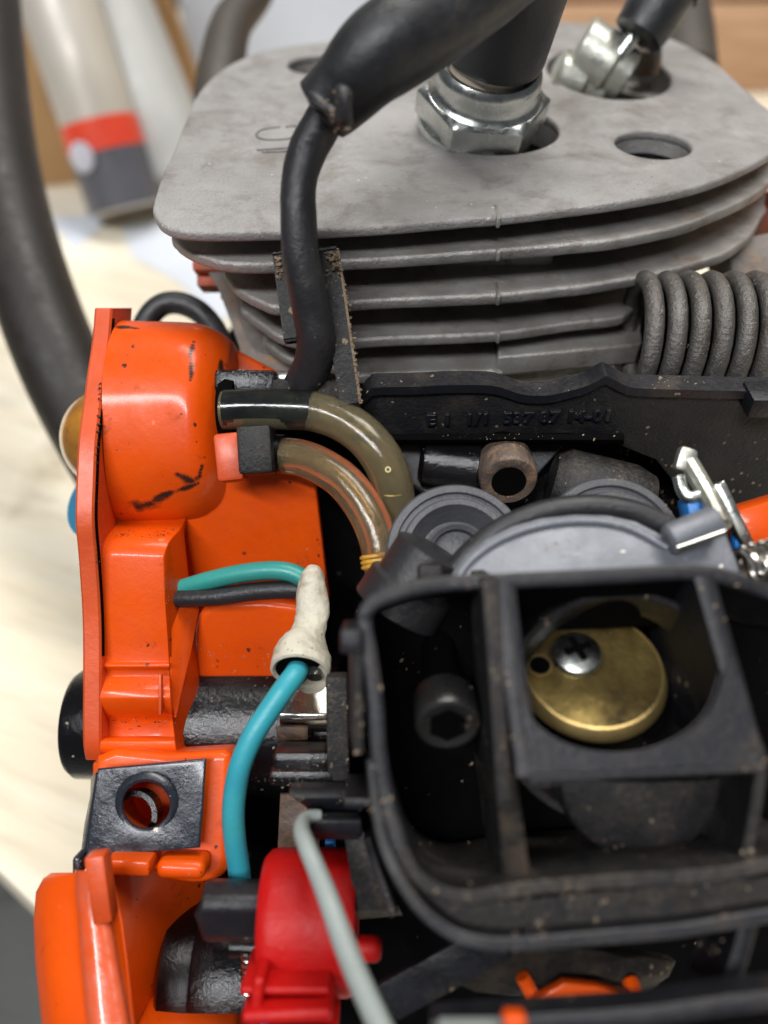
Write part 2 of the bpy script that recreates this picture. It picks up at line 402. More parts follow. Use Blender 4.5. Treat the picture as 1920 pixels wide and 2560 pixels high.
M['clip'] = worn('black_clip_nut', (0.016, 0.019, 0.028), 0.28, 0.1, (0.024, 0.028, 0.038), 1.0, dirt=(0.12, 0.12, 0.12), dirt_amt=(0.58, 0.80), dirt_scale=1.4, specks=(0.55, 0.48, 0.38), speck_scale=4.5, speck_size=0.14, speck_keep=0.82, bump=0.4, bump_scale=7, coat=0.3)
M['dust'] = worn('packed_sawdust', (0.30, 0.215, 0.14), 0.9, 0, (0.20, 0.14, 0.09), 3, bump=1.0, bump_scale=18)
M['grime'] = worn('oily_grime', (0.05, 0.018, 0.010), 0.6, 0, (0.02, 0.012, 0.009), 3, bump=0.5)
M['chip'] = worn('sawdust_crumbs', (0.34, 0.26, 0.18), 0.85, 0, (0.16, 0.115, 0.075), 3, bump=0.5)
M['ink'] = worn('marker_ink', (0.085, 0.08, 0.085), 0.6, 0.2, (0.15, 0.145, 0.145), 3, bump=0.1)
M['blue_ink'] = worn('blue_print', (0.08, 0.20, 0.38), 0.4)
def clear_tube(name, col, rough, trans):
    m, nt, b = new_mat(name); vec = coords(nt)
    c = mix(nt, ramp(nt, noise(nt, vec, 1.0, 5), 0.35, 0.7), col, tuple(x * 0.72 for x in col))
    dm = ramp(nt, noise(nt, vec, 2.0, 7, 0.7), 0.60, 0.74)
    c = mix(nt, mathn(nt, 'MULTIPLY', dm, 0.5), c, (0.3, 0.18, 0.10))
    nt.links.new(c, b.inputs['Base Color']); b.inputs['Roughness'].default_value = rough
    b.inputs['Transmission Weight'].default_value = trans; b.inputs['IOR'].default_value = 1.42
    bp = nt.nodes.new('ShaderNodeBump'); bp.inputs['Strength'].default_value = 0.25; bp.inputs['Distance'].default_value = 0.0003
    nt.links.new(noise(nt, vec, 9, 5), bp.inputs['Height']); nt.links.new(bp.outputs[0], b.inputs['Normal'])
    return m
M['hose'] = clear_tube('smoky_clear_fuel_line', (0.86, 0.74, 0.46), 0.12, 0.90)
M['hose2'] = clear_tube('amber_fuel_line', (0.86, 0.66, 0.38), 0.14, 0.90)
M['pale_yellow'] = worn('pale_amber_edge', (0.50, 0.42, 0.16), 0.3)
M['yellow'] = worn('yellow_tie', (0.62, 0.34, 0.04), 0.4, 0, (0.5, 0.25, 0.03), 4, bump=0.6)
M['amber'] = worn('amber_dome', (0.46, 0.20, 0.02), 0.2, 0, (0.16, 0.06, 0.015), 0.9, dirt=(0.07, 0.03, 0.02), dirt_amt=(0.52, 0.68), dirt_scale=0.8, bump=0.15, bump_scale=4, coat=1.0, coat_rough=0.08, spec=0.5)

def wood(name, a, b_, scale=(12, 100, 100), rot=0.0, rough=0.55, knots=True):
    m, nt, b = new_mat(name)
    tc = nt.nodes.new('ShaderNodeTexCoord'); mp = nt.nodes.new('ShaderNodeMapping'); mp.inputs['Rotation'].default_value = (0, 0, rot)
    mp2 = nt.nodes.new('ShaderNodeMapping'); mp2.inputs['Scale'].default_value = scale
    nt.links.new(tc.outputs['Object'], mp.inputs['Vector']); nt.links.new(mp.outputs[0], mp2.inputs['Vector']); vec = mp2.outputs[0]
    c = mix(nt, ramp(nt, noise(nt, vec, 0.55, 6, 0.55, 0.8), 0.36, 0.66), a, b_)
    c = mix(nt, ramp(nt, noise(nt, vec, 3.0, 4, 0.6), 0.45, 0.8), c, tuple(x * 0.78 for x in b_))
    c = mix(nt, ramp(nt, noise(nt, coords(nt, 22), 0.9, 4), 0.62, 0.82), c, (0.34, 0.27, 0.17))
    nt.links.new(c, b.inputs['Base Color']); b.inputs['Roughness'].default_value = rough
    bp = nt.nodes.new('ShaderNodeBump'); bp.inputs['Strength'].default_value = 0.3; bp.inputs['Distance'].default_value = 0.0004
    nt.links.new(noise(nt, vec, 2.0, 5), bp.inputs['Height']); nt.links.new(bp.outputs[0], b.inputs['Normal'])
    return m
M['bench'] = wood('pale_pine', (0.86, 0.80, 0.66), (0.76, 0.67, 0.50), (10, 70, 70), R(22))
M['pine_dark'] = wood('brown_pine', (0.58, 0.36, 0.22), (0.46, 0.27, 0.15), (8, 90, 90))
M['cardboard'] = worn('cardboard', (0.42, 0.25, 0.11), 0.8, 0, (0.36, 0.20, 0.085), 0.3, bump=0.2)
M['paper'] = worn('white_paper', (0.72, 0.76, 0.82), 0.6, 0, (0.64, 0.68, 0.75), 0.2, bump=0.05)
M['white_box'] = worn('white_plastic_box', (0.66, 0.72, 0.84), 0.5, 0, (0.60, 0.66, 0.79), 0.1, bump=0.05)
M['tube_body'] = worn('pale_tube_foil', (0.62, 0.55, 0.43), 0.4, 0.1, (0.50, 0.47, 0.43), 0.12, bump=0.05, stretch=(60, 60, 6))
M['tube_grey'] = worn('grey_mesh_tube', (0.42, 0.42, 0.40), 0.5, 0.1, (0.34, 0.34, 0.33), 0.3, bump=0.8, bump_scale=7, stretch=(60, 60, 20))
M['label_red'] = worn('red_label_band', (0.80, 0.075, 0.03), 0.4, 0, (0.72, 0.06, 0.03), 0.5, bump=0.0)
M['label_dark'] = worn('charcoal_label', (0.085, 0.085, 0.10), 0.4, 0, (0.11, 0.11, 0.13), 0.3, bump=0.0)
M['badge'] = worn('pale_badge', (0.62, 0.62, 0.70), 0.4)
M['dark_item'] = worn('dark_grey_item', (0.10, 0.11, 0.13), 0.6, 0, (0.06, 0.06, 0.07), 0.3)
M['navy'] = worn('navy_plastic', (0.035, 0.065, 0.16), 0.4)
M['concrete'] = worn('concrete_floor', (0.25, 0.25, 0.24), 0.8, 0, (0.17, 0.17, 0.16), 0.05, dirt=(0.10, 0.10, 0.10), dirt_scale=0.12, bump=0.3)
M['handle_brown'] = worn('brown_grey_handle', (0.06, 0.05, 0.04), 0.55, 0, (0.04, 0.034, 0.028), 0.4, bump=0.3)

# ================================================================== SETTING
fl = finish('floor', m_box((0, 60, -75.5), 500, 500, 1, bevel=0), M['concrete']); fl['kind'] = 'structure'
wl = finish('wall', m_box((0, 190, 40), 500, 4, 260, bevel=0), worn('painted_wall', (0.5, 0.47, 0.42), 0.8)); wl['kind'] = 'structure'
a = WZ(0, 2185, 0); b = WZ(165, 2345, 0); e = (b - a).normalized()
bench_pts = [a - e * 70, b + e * 75, b + e * 75 + Vector((30, 130, 0)), Vector((-70, 160, 0))]
bench = thing('workbench', 'pale pine workbench under and behind the chainsaw', 'workbench', (0, 40, -75))
finish('bench_top', m_plate(bench_pts, 3.5, (0, 0, 1), 0.15), M['bench'], bench)
for x, y in ((-40, 60), (30, 30), (50, 120), (-50, 130)):
    finish('leg', m_box((x, y, -39.2), 7, 7, 71.4, bevel=0.3), M['pine_dark'], bench)

# ================================================================== BACKGROUND THINGS
def bottle(name, label, cat, base_uv, top_dir, r, L, body, bands=(), group=None):
    """leaning round tube: base on the bench, bands (from, to, material)"""
    base = WZ(*base_uv, 0.0); ax = Vector(top_dir).normalized(); base = base + Vector((0, 0, r * math.sqrt(max(0, 1 - ax.z**2)) + 0.05))
    t = thing(name, label, cat, base, group)
    finish('body', m_lathe([(0, r * 0.9), (0.15, r), (L - 0.4, r), (L, r * 0.85)], base, ax, 40), M[body], t)
    finish('nozzle', m_lathe([(0, r * 0.3), (4, r * 0.12)], base + ax * L, ax, 16), M['badge'], t)
    for (f, g, mm) in bands:
        finish('label_band', m_lathe([(f, r + 0.02), (f + 0.01, r + 0.05), (g - 0.01, r + 0.05), (g, r + 0.02)], base, ax, 40), M[mm], t)
    return t, base, ax
t, base, ax = bottle('sealant_tube', 'pale sealant tube with a red band and charcoal foot label, leaning left of the cylinder', 'tube', (328, 566), (-0.23, 0.38, 0.9), 1.65, 30, 'tube_body',
       ((0.1, 2.5, 'label_dark'), (2.5, 3.75, 'label_red')))
side = (Vector((0, 0, CAMZ)) - base); side = (side - ax * side.dot(ax)).normalized()
sd2 = ax.cross(side)
bc = base + ax * 2.4 + (side * 0.80 + sd2 * 0.62).normalized() * 1.82
if (base + ax*2.4 + (side*0.8 - sd2*0.62)).x < bc.x: bc = base + ax * 2.4 + (side * 0.80 - sd2 * 0.62).normalized() * 1.82
nb = (bc - (base + ax * 2.4)).normalized()
finish('round_badge', m_lathe([(0, 0.62), (0.03, 0.62), (0.03, 0.5), (0.05, 0.5)], bc, nb, 24), M['badge'], t)
bottle('mesh_tube', 'tall grey textured tube leaning between the sealant tube and the cylinder', 'tube', (470, 520), (-0.36, 0.50, 0.78), 1.9, 34, 'tube_grey')
# navy strip, boxes, papers
def slab(name, label, cat, c, sx, sy, sz, mat, ax=(1, 0, 0), ay=(0, 1, 0), bevel=0.1):
    o = finish(name, m_box(c, sx, sy, sz, ax, ay, bevel), M[mat]); tag(o, label, cat); return o
o = finish('pen', m_tube([W(205, 400, 37), W(140, 200, 37), W(92, -40, 37)], [0.35, 0.6, 0.6], 16), M['navy']); tag(o, 'navy blue stick leaning along the left side of the sealant tube', 'marker')
slab('cardboard_box', 'small brown cardboard box behind the front handle, far left', 'box', WZ(120, 290, 3.6) + Vector((0, 4, 0)), 5.5, 6, 7.2, 'cardboard', (1, 0.25, 0))
slab('cardboard_strip', 'brown cardboard strip standing to the right of the grey mesh tube', 'cardboard', W(455, 120, 47) + Vector((0, 0, -2)), 1.7, 0.4, 22, 'cardboard', (1, 0, 0.22), (0, 1, 0))
slab('white_crate', 'pale bluish white box standing behind the cylinder', 'box', Vector((-5.6, 61, 11.2)), 14.5, 10, 22, 'white_box', (1, 0.1, 0), bevel=0.5)
slab('grey_case', 'grey case in shade left of the white box', 'case', Vector((-19, 80, 8.2)), 11, 12, 16, 'dark_item', (1, 0, 0), bevel=0.5)
def sheet(name, label, px, z=0.06):
    o = finish(name, m_plate([WZ(u, v, z) for u, v in px], 0.05, (0, 0, 1), 0.01), M['paper']); tag(o, label, 'paper')
sheet('paper_scrap', 'white paper scrap lying at the foot of the sealant tube by the handle', [(120, 545), (255, 535), (262, 558), (190, 622), (165, 600)])
sheet('paper_bag', 'crumpled white paper on the bench behind the front handle', [(80, 300), (160, 285), (178, 350), (130, 392), (90, 380)])
sheet('paper_sheet', 'glossy white sheet on the bench left of the cylinder fins', [(300, 560), (420, 545), (600, 660), (640, 760), (560, 800), (440, 700), (330, 640)])
for i, (zz, yy) in enumerate(((2.4, 56), (7.4, 56.5), (12.4, 57), (17.4, 57.5))):
    o = finish('wood_plank', m_box((25 + i, yy, zz), 44, 3, 4.8, (1, 0.04, 0), bevel=0.2), M['pine_dark'])
    tag(o, ['bottom plank of the brown wood stack behind the cylinder', 'second plank from the bottom of the brown wood stack',
            'third plank from the bottom of the brown wood stack', 'top plank of the brown wood stack behind the cylinder'][i], 'plank', 'planks stacked behind the cylinder')
o = finish('steel_nut', m_lathe([(0, 0.5), (0.1, 0.6), (0.7, 0.6), (0.8, 0.5)], WZ(418, 262, 0.1), (0, 0, 1), 24), M['steel']); tag(o, 'small shiny round cap beside the mesh tube foot', 'cap')

# ================================================================== THE CHAINSAW
saw = thing('chainsaw', 'orange and black chainsaw opened up, with grey finned cylinder, spark plug and carburettor bare', 'chainsaw', (0, 12, 0.0))
def part(name, me, mat, parent=None, **k): return finish(name, me, M[mat], parent or saw, **k)

# ---- cylinder with fins
ZT = 11.6
front1 = [(382,512),(386,536),(400,556),(425,570),(470,578),(540,580),(700,577),(860,570),(1000,561),(1150,548),(1250,540),(1400,523),(1550,503),(1680,480),(1780,453),(1860,420),(1925,385),(1962,345)]
back1 = [(1968,318),(1945,288),(1900,255),(1850,210),(1788,155),(1720,115),(1655,88),(1560,66),(1450,56),(1377,54),(1200,56),(1000,75),(850,98),(740,112),(680,122),(640,132),(600,148),(560,170),(520,202),(490,240),(470,285),(450,335),(430,385),(402,445)]
out1 = rag(catmull([WZ(u, v, ZT) for u, v in front1 + back1], 9, True), 0.008, 5.0)
Y0 = WZ(1000, 561, ZT).y
def zat(v): return WY(1000, v, Y0).z
cyl = part('cylinder', m_plate([Vector((p.x * 0.80 + 0.15, Y0 + 1.25 + (p.y - Y0) * 0.72, 10.75)) for p in out1], 5.8, (0, 0, 1), 0.05), 'fin')
def wz(px, z): return [WZ(u, v, z) for u, v in px]
c_plug = WZ(1222, 318, ZT); c_h1 = WZ(1633, 360, ZT); c_h2 = WZ(800, 160, ZT); c_dec = WZ(1520, 178, ZT)
holes = [circ(c_plug, 1.28), circ(c_h1, 0.66), circ(c_h2, 0.70), circ(c_dec, 1.28, 48, EX, (0, 1, 0), 1.75)]
part('fin', m_plate(out1, 0.17, (0, 0, 1), 0.055, holes), 'alu', cyl, label='flat top plate with bolt holes')
lips = {
 1: (642, [(430,575),(438,602),(470,625),(523,645),(567,655),(640,658),(700,656),(845,650),(1000,642),(1245,624),(1400,612),(1539,598),(1700,565),(1770,540),(1860,500),(1909,470),(1945,430),(1960,390)], 0.0),
 2: (742, [(560,665),(570,695),(596,722),(642,748),(700,765),(845,756),(960,748),(1238,736),(1400,720),(1481,711),(1654,680),(1770,648),(1828,625),(1880,585),(1905,540),(1915,510)], 0.0),
 3: (843, [(600,760),(620,785),(660,815),(706,842),(800,858),(868,852),(960,844),(1238,832),(1423,807),(1538,794),(1570,782),(1592,757),(1585,730),(1560,712)], 0.0),
 4: (926, [(655,835),(682,870),(732,898),(820,912),(860,922),(890,938),(960,934),(1100,931),(1232,928),(1243,924),(1243,870)], 0.0)}
for k, (vv, px, s) in lips.items():
    z = zat(vv); fr = wz(px, z)
    l, r = fr[0], fr[-1]
    back = [Vector((r.x, r.y + (1.5 if k < 4 else 0.6), z)), Vector((min(r.x, 3.6), r.y + 4.5, z)), Vector((max(l.x, -2.6) , r.y + 4.5, z)), Vector((l.x, l.y + 1.5, z))]
    o = rag(catmull(fr + back, 9, True), 0.007, 5.0)
    part('fin', m_plate(o, 0.20, (0, 0, 1), 0.06, [circ(Vector((c.x, c.y, z)), q + 0.06) for c, q in ((c_plug, 1.28), (c_h1, 0.66), (c_h2, 0.70), (c_dec, 1.3))] if k == 1 else ()), 'fin', cyl)
# parting seam running down over the lips
sm_ = []
for k, vv in enumerate((552, 630, 742, 840)):
    z = ZT if k == 0 else zat(lips[k][0])
    p = WZ(1246, (544, 628, 740, 836)[k], z); sm_.append(m_box(p + Vector((0, 0.2, -0.07)), 0.07, 0.5, 0.17, bevel=0.03))
part('casting_seam', join(sm_), 'fin', cyl)
# lower boss at the right of the seam
zb = zat(905)
part('exhaust_boss', m_plate([WZ(u, v, zb + 0.02) for u, v in ((1245,893),(1400,880),(1598,862),(1606,855),(1606,790),(1245,820))], 0.40, (0, 0, 1), 0.05), 'fin', cyl)
part('boss_ledge', m_plate([WZ(u, v, zb - 0.28) for u, v in ((1245,918),(1420,902),(1604,884),(1604,820),(1245,850))], 0.2, (0, 0, 1), 0.03), 'fin', cyl)
part('cylinder_base', m_plate([WZ(u, v, zb - 0.47) for u, v in ((1250,925),(1598,895),(1598,800),(1250,830))], 1.6, (0, 0, 1), 0.05), 'fin', cyl)
part('fin_root', m_box(WZ(1060, 900, 9.1) + Vector((0, 1.6, 0)), 4.4, 1.4, 3.5, bevel=0.2), 'fin', cyl)
# wells below the holes; their black floors are painted shade
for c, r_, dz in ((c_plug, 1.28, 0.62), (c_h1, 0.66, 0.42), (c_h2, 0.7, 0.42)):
    part('well_shade_floor', m_lathe([(-dz + 0.02, r_ - 0.002), (-dz + 0.03, 0.01)], c, (0, 0, 1), 40), 'shade_black', cyl)
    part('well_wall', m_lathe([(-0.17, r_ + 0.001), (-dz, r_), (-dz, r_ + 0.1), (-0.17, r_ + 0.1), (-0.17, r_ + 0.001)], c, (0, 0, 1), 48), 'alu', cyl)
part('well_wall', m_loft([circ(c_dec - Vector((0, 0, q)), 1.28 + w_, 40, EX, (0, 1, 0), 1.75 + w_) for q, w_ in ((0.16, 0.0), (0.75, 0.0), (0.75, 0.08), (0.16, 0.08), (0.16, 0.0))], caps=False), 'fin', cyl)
part('well_shade_floor', m_plate(circ(c_dec - Vector((0, 0, 0.75)), 1.4, 48, EX, (0, 1, 0), 1.85), 0.05, (0, 0, 1), 0.01), 'shade_black', cyl)
# marker scribble on the plate
ink = []
for pth in ([(715,318),(740,316),(745,330),(730,345),(690,350),(655,348),(641,338),(655,325),(700,318)], [(642,376),(700,372),(728,370)], [(655,381),(730,379)], [(600,345),(620,330),(660,300)]):
    ink.append(m_tube([WZ(u, v, ZT + 0.004) for u, v in pth], 0.02, 6, 4))
for m_ in ink[:-1]: pass
bpy.data.meshes.remove(ink.pop())
part('marker_scribble', join(ink), 'ink', cyl)

# ---- spark plug
axp = Vector((0.08, -0.29, 0.95)).normalized()
pc = W(1212, 234, 14.0)
K = 1.06                    # centre of the top face of the hexagon
plug = part('spark_plug', m_lathe([(a_ * K, b_ * K) for a_, b_ in [(-1.2, 0.7), (-0.66, 0.8), (-0.64, 0.98), (-0.50, 1.02), (-0.42, 1.0), (-0.42, 0.8)]], pc + Vector((-0.05, -0.02, 0)), axp, 64), 'zinc')
ux = (EX - axp * EX.dot(axp)).normalized()
part('hex_nut', m_lathe([(a_ * K, b_ * K) for a_, b_ in [(-0.42, 1.08), (-0.40, 1.12), (-0.03, 1.12), (0.0, 1.09), (0.05, 0.96), (0.06, 0.92)]], pc, axp, 120, up=ux, hexa={0, 1, 2, 3}), 'zinc', plug)
part('shell_collar', m_lathe([(a_ * K, b_ * K) for a_, b_ in [(0.0, 0.95), (0.05, 0.955), (0.09, 0.90), (0.14, 0.865), (0.26, 0.86), (0.38, 0.87), (0.47, 0.85), (0.53, 0.79), (0.53, 0.73), (0.46, 0.68), (0.3, 0.67)]], pc, axp, 80), 'zinc', plug)
part('insulator', m_lathe([(a_ * K, b_ * K) for a_, b_ in [(0.2, 0.655), (0.95, 0.65), (1.1, 0.62), (1.4, 0.55)]], pc, axp, 56), 'ceramic', plug)
part('print_mark', m_box(pc + axp * 0.63 - axp.cross(ux) * 0.645 + EX * 0.05, 0.18, 0.02, 0.09, bevel=0.004), 'blue_ink', plug)
# ---- boot (elbow) and its long sleeve
boot = part('plug_cap', wob(m_lathe([(a_ * K, b_ * K) for a_, b_ in [(0.62, 0.62), (0.55, 0.70), (0.58, 0.76), (0.68, 0.79), (1.4, 0.84), (2.2, 0.88), (2.8, 0.86), (3.1, 0.6)]], pc + Vector((0.03, 0, 0)), axp + Vector((0.03, 0.06, 0)), 64), 0.012, 2.0), 'boot')
jt = [(1330,-150,10.6),(1190,-40,10.3),(1094,33,10.1),(1012,90,10.0),(930,148,10.0),(860,222,10.2),(806,274,10.35)]
part('cap_sleeve', join([wob(m_tube(ps(jt), [0.62, 0.59, 0.57, 0.56, 0.53, 0.46, 0.42], 48, 10), 0.035, 1.1, 0.008)]), 'boot', boot)
part('torn_lip', join([m_tube(ps([(775,226,10.1),(790,250,9.95),(820,272,9.9),(850,300,9.95),(868,318,10.1)]), [0.06, 0.10, 0.07, 0.12, 0.05], 10, 5)]), 'rubber', boot)
part('torn_patch', m_tube(ps([(846,218,9.62),(858,236,9.6),(862,262,9.62),(858,290,9.75),(872,310,9.9)]), [0.05, 0.11, 0.09, 0.12, 0.06], 10, 5), 'rubber', boot)
cab = part('ignition_cable', wob(m_tube(ps([(850,210,10.5),(815,290,10.55),(768,380,10.7),(748,460,10.75),(746,560,10.85),(755,660,11.0),(775,760,11.25),(789,840,11.5),(784,905,11.8),(755,965,12.2),(730,1010,12.6)]),
     [0.25,0.255,0.265,0.25,0.245,0.25,0.265,0.28,0.29,0.28,0.27], 36, 10), 0.022, 1.8, 0.006), 'rubber')
# cable clip: two black fingers with packed dust on their edges
holder = part('cable_clip', m_box(W(884, 1015, 12.15), 0.24, 0.6, 0.3, EX, EU, 0.05), 'black')
def finger(u0, v0, d0, u1, v1, d1, w, nm):
    a_, b_ = W(u0, v0, d0), W(u1, v1, d1); mid = (a_ + b_) / 2; L = (b_ - a_).length
    o = part(nm, m_box(mid, w, L, 0.12, EX.copy(), (b_ - a_), 0.04), 'black', holder); return mid, L, (b_ - a_)
mid, L, dr = finger(818, 628, 11.55, 874, 1010, 11.75, 0.20, 'clip_finger')
part('dust_edge', m_box(mid + Vector((0.125, 0.04, 0)), 0.05, L * 0.98, 0.16, EX.copy(), dr, 0.03), 'dust', holder)
mid, L, dr = finger(700, 640, 11.7, 728, 850, 11.6, 0.13, 'clip_finger')
part('clip_base', m_box(W(790, 978, 12.2), 1.3, 0.3, 0.5, EX, EU, 0.06), 'black_dusty', holder)

# ---- decompression valve / banjo nut at the back right
dv = part('decompression_valve', m_lathe([(0, 0.54), (0.06, 0.64), (0.78, 0.66), (0.88, 0.58), (1.2, 0.56), (1.25, 0.46)], W(1440, 118, 16.6), Vector((0.85, -0.25, -0.42)), 40), 'zinc_dirty')
part('banjo_nut', m_lathe([(0, 0.40), (0.06, 0.5), (0.6, 0.5), (0.7, 0.40), (1.1, 0.36)], W(1380, 188, 16.7), Vector((0.9, -0.1, -0.35)), 32), 'zinc_dirty', dv)
part('stem', m_tube([W(1545, 140, 16.2), W(1605, 60, 16.0)], 0.16, 16, 1), 'zinc', dv)
part('button_sleeve', m_lathe([(0, 0.42), (0.04, 0.53), (0.5, 0.58), (1.0, 0.58), (1.02, 0.64), (1.6, 0.62), (1.62, 0.4)], W(1592, 92, 16.0), Vector((0.55, 0.35, 0.78)), 32), 'boot', dv)
part('stud', m_lathe([(0, 0.3), (0.5, 0.3), (0.6, 0.2)], W(1618, 185, 17.6), (-0.2, 0.1, 1), 24), 'dusty_metal', dv)

# ---- spring at right
hel = []
for i in range(-36, 8 * 24 + 1):
    a_ = i / 24 * 2 * math.pi
    hel.append(Vector((4.60 + 0.365 * i / 24, 0, 0)) + (EU * math.sin(a_) + EF * -math.cos(a_)) * 0.98)
cs = W(1640, 850, 13.5); cs = Vector((0, cs.y, cs.z))
spr = part('coil_spring', m_tube([cs + h for h in hel], 0.152, 16, 1), 'steel_spring')
part('spring_gap_shade', m_lathe([(0, 0.6), (0.02, 0.86), (4, 0.86)], cs + Vector((4.55, 0, 0)), (1, 0, 0), 40), 'shade_black', spr)  # dark cylinder added inside the coils, paints the gaps as shade

# ---- black shroud with raised part number
yS = W(1200, 968, 11.9).y
top = [(899,1014),(910,990),(924,976),(940,968),(1040,966),(1130,962),(1220,963),(1262,972),(1307,986),(1365,988),(1420,977),(1470,962),(1508,942),(1520,942),(1548,957),(1585,969),(1683,973),(1851,977),(1960,977)]
topw = [WY(u, v, yS) for u, v in top]
botw = [WY(u, v, yS) for u, v in ((1960,1400),(1760,1300),(1640,1150),(1560,1118),(1500,1092),(1420,1084),(1250,1088),(1000,1100),(880,1108),(860,1070))]
shroud = part('shroud_wall', m_plate(topw + botw, 0.35, (0, -1, 0), 0.02), 'black_dusty')
rim = [WY(u, v + 9, yS - 0.05) for u, v in top]
rim_m = []
bm = bmesh.new(); prev = None
rs_ = []
for p in catmull(rim, 4):
    rs_.append([p + Vector((0, -0.02, 0.075)), p + Vector((0, 0.34, 0.075)), p + Vector((0, 0.34, -0.07)), p + Vector((0, -0.02, -0.07))])
bm.free()
part('shroud_rim', m_loft(rs_), 'black_frame', shroud)
part('corner_block', m_box(WY(1925, 998, yS - 0.12), 0.75, 0.5, 0.34, bevel=0.04), 'black_frame', shroud)
def text_mesh(s, origin, ex, ey, size, depth):
    cu = bpy.data.curves.new("t", 'FONT'); cu.body = s; cu.size = size; cu.extrude = depth / 2; cu.bevel_depth = depth * 0.3; cu.space_character = 1.12
    o = bpy.data.objects.new("t", cu); link(o)
    me = bpy.data.meshes.new_from_object(o.evaluated_get(bpy.context.evaluated_depsgraph_get()))
    bpy.data.objects.remove(o); bpy.data.curves.remove(cu)
    ex = Vector(ex).normalized(); ey = Vector(ey); ey = (ey - ex * ey.dot(ex)).normalized(); ez = ex.cross(ey)
    me.transform(Matrix(((ex.x, ey.x, ez.x, origin.x), (ex.y, ey.y, ez.y, origin.y), (ex.z, ey.z, ez.z, origin.z), (0, 0, 0, 1))))
    return me
ta, tb = WY(1066, 1060, yS - 0.02), WY(1440, 1050, yS - 0.02)
part('moulded_number', text_mesh("E 1  1/1  537 87 14-01", ta, tb - ta, (0, 0, 1), 0.275, 0.06), 'black_frame', shroud)
# shelf below the shroud joining it to the deck
part('shroud_foot', m_xprism([(1085,11.95,880,1560),(1100,11.9,880,1560),(1112,12.2,880,1560),(1112,13.2,880,1560),(1085,13.2,880,1560)], 0.02), 'shade_black', shroud)

# ---- crankcase filling the depths
case = part('crankcase', m_plate(ps([(415,1010,15.0),(900,1000,14.6),(2080,1000,14.6),(2080,2640,13.6),(560,2640,14.0),(430,2300,14.2)]), 2.0, None, 0.2), 'shade_black')
part('lower_case', m_box((0.2, 14.2, 3.0), 8.6, 8.0, 6.0, bevel=0.5, seg=4), 'shade_black', case)
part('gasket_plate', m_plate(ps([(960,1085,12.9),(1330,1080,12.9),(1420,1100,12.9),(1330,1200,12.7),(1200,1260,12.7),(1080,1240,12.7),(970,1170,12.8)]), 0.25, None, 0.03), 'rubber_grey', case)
part('inner_clamp', m_lathe([(0, 0.3), (0.08, 0.42), (0.9, 0.45), (1.0, 0.36)], W(1050, 1150, 12.6), (1, -0.15, -0.05), 32), 'black_gloss', case)

# ---- socket bolts
def bolt(u, v, d, r, h, matn, ax=(0, -1, 0.10)):
    c = W(u, v, d); ax = Vector(ax).normalized()
    prof = [(-h, r * 0.97), (-h + 0.04, r), (-0.06, r), (-0.015, r * 0.95), (0, r * 0.84), (-0.03, r * 0.60)]
    o = part('socket_bolt', m_lathe(prof, c, ax, 40), matn)
    part('hex_socket', m_lathe([(0.004, r * 0.60), (-0.05, r * 0.58), (-0.05, 0.01)], c, ax, 36, hexa={0, 1} if matn != 'rust' else None), 'shade_black', o)
    part('shank', m_lathe([(-h - 1.2, r * 0.6), (-h, r * 0.6)], c, ax, 24), 'shade_black', o)
    return o
bolt(1272, 1205, 11.9, 0.43, 0.55, 'rust')
bolt(1120, 1815, 9.55, 0.40, 0.50, 'dark_steel', (0.02, -1, 0.30))

# ---- intake boot, grommets, hose round the carburettor
intake = part('intake_boot', m_lathe([(0, 0.95), (0.3, 1.05), (1.0, 1.1), (1.5, 1.05), (1.8, 0.8)], W(1500, 1340, 12.3), (0, 0.7, -0.6), 48), 'rubber')
part('boot_neck', m_lathe([(0, 0.45), (0.2, 0.58), (1.2, 0.60), (1.5, 0.5)], W(1375, 1205, 12.2), (0.9, -0.2, -0.15), 40), 'black', intake)
def ring(u, v, d, r, name):
    c = W(u, v, d); ax = Vector((0.05, -0.55, 0.83)).normalized()
    o = part(name, m_lathe([(-0.9, r), (-0.06, r * 1.0), (0.0, r * 0.97), (0.0, r * 0.88), (-0.06, r * 0.86), (-0.06, r * 0.80), (0.02, r * 0.77), (0.02, r * 0.70), (-0.05, r * 0.66), (-0.25, r * 0.5), (-0.27, 0.01)], c, ax, 56), 'rubber_grey')
    part('inner_lip', m_lathe([(-0.2, r * 0.46), (-0.04, r * 0.46), (0.0, r * 0.42), (-0.04, r * 0.36), (-0.3, r * 0.34)], c, ax, 40), 'rubber_grey', o)
ring(1145, 1385, 11.05, 1.0, 'grommet')
ring(1535, 1372, 10.95, 1.02, 'grommet')
part('carburettor_hose', m_tube(ps([(1120,1450,10.5),(1175,1382,10.5),(1260,1318,10.5),(1370,1276,10.5),(1480,1264,10.5),(1580,1278,10.5),(1660,1312,10.5),(1740,1365,10.5),(1800,1430,10.5)]), 0.15, 20, 6), 'rubber')
elb = part('breather_elbow', m_lathe([(0, 0.35), (0.06, 0.5), (0.55, 0.52), (0.6, 0.60), (1.0, 0.62), (1.05, 0.5)], W(1085, 1368, 10.7), Vector((-0.5, -0.5, -0.7)), 40), 'rubber')
part('elbow_clip', m_box(W(1075, 1432, 9.9), 0.3, 0.22, 0.3, EX, EU, 0.05), 'black', elb)

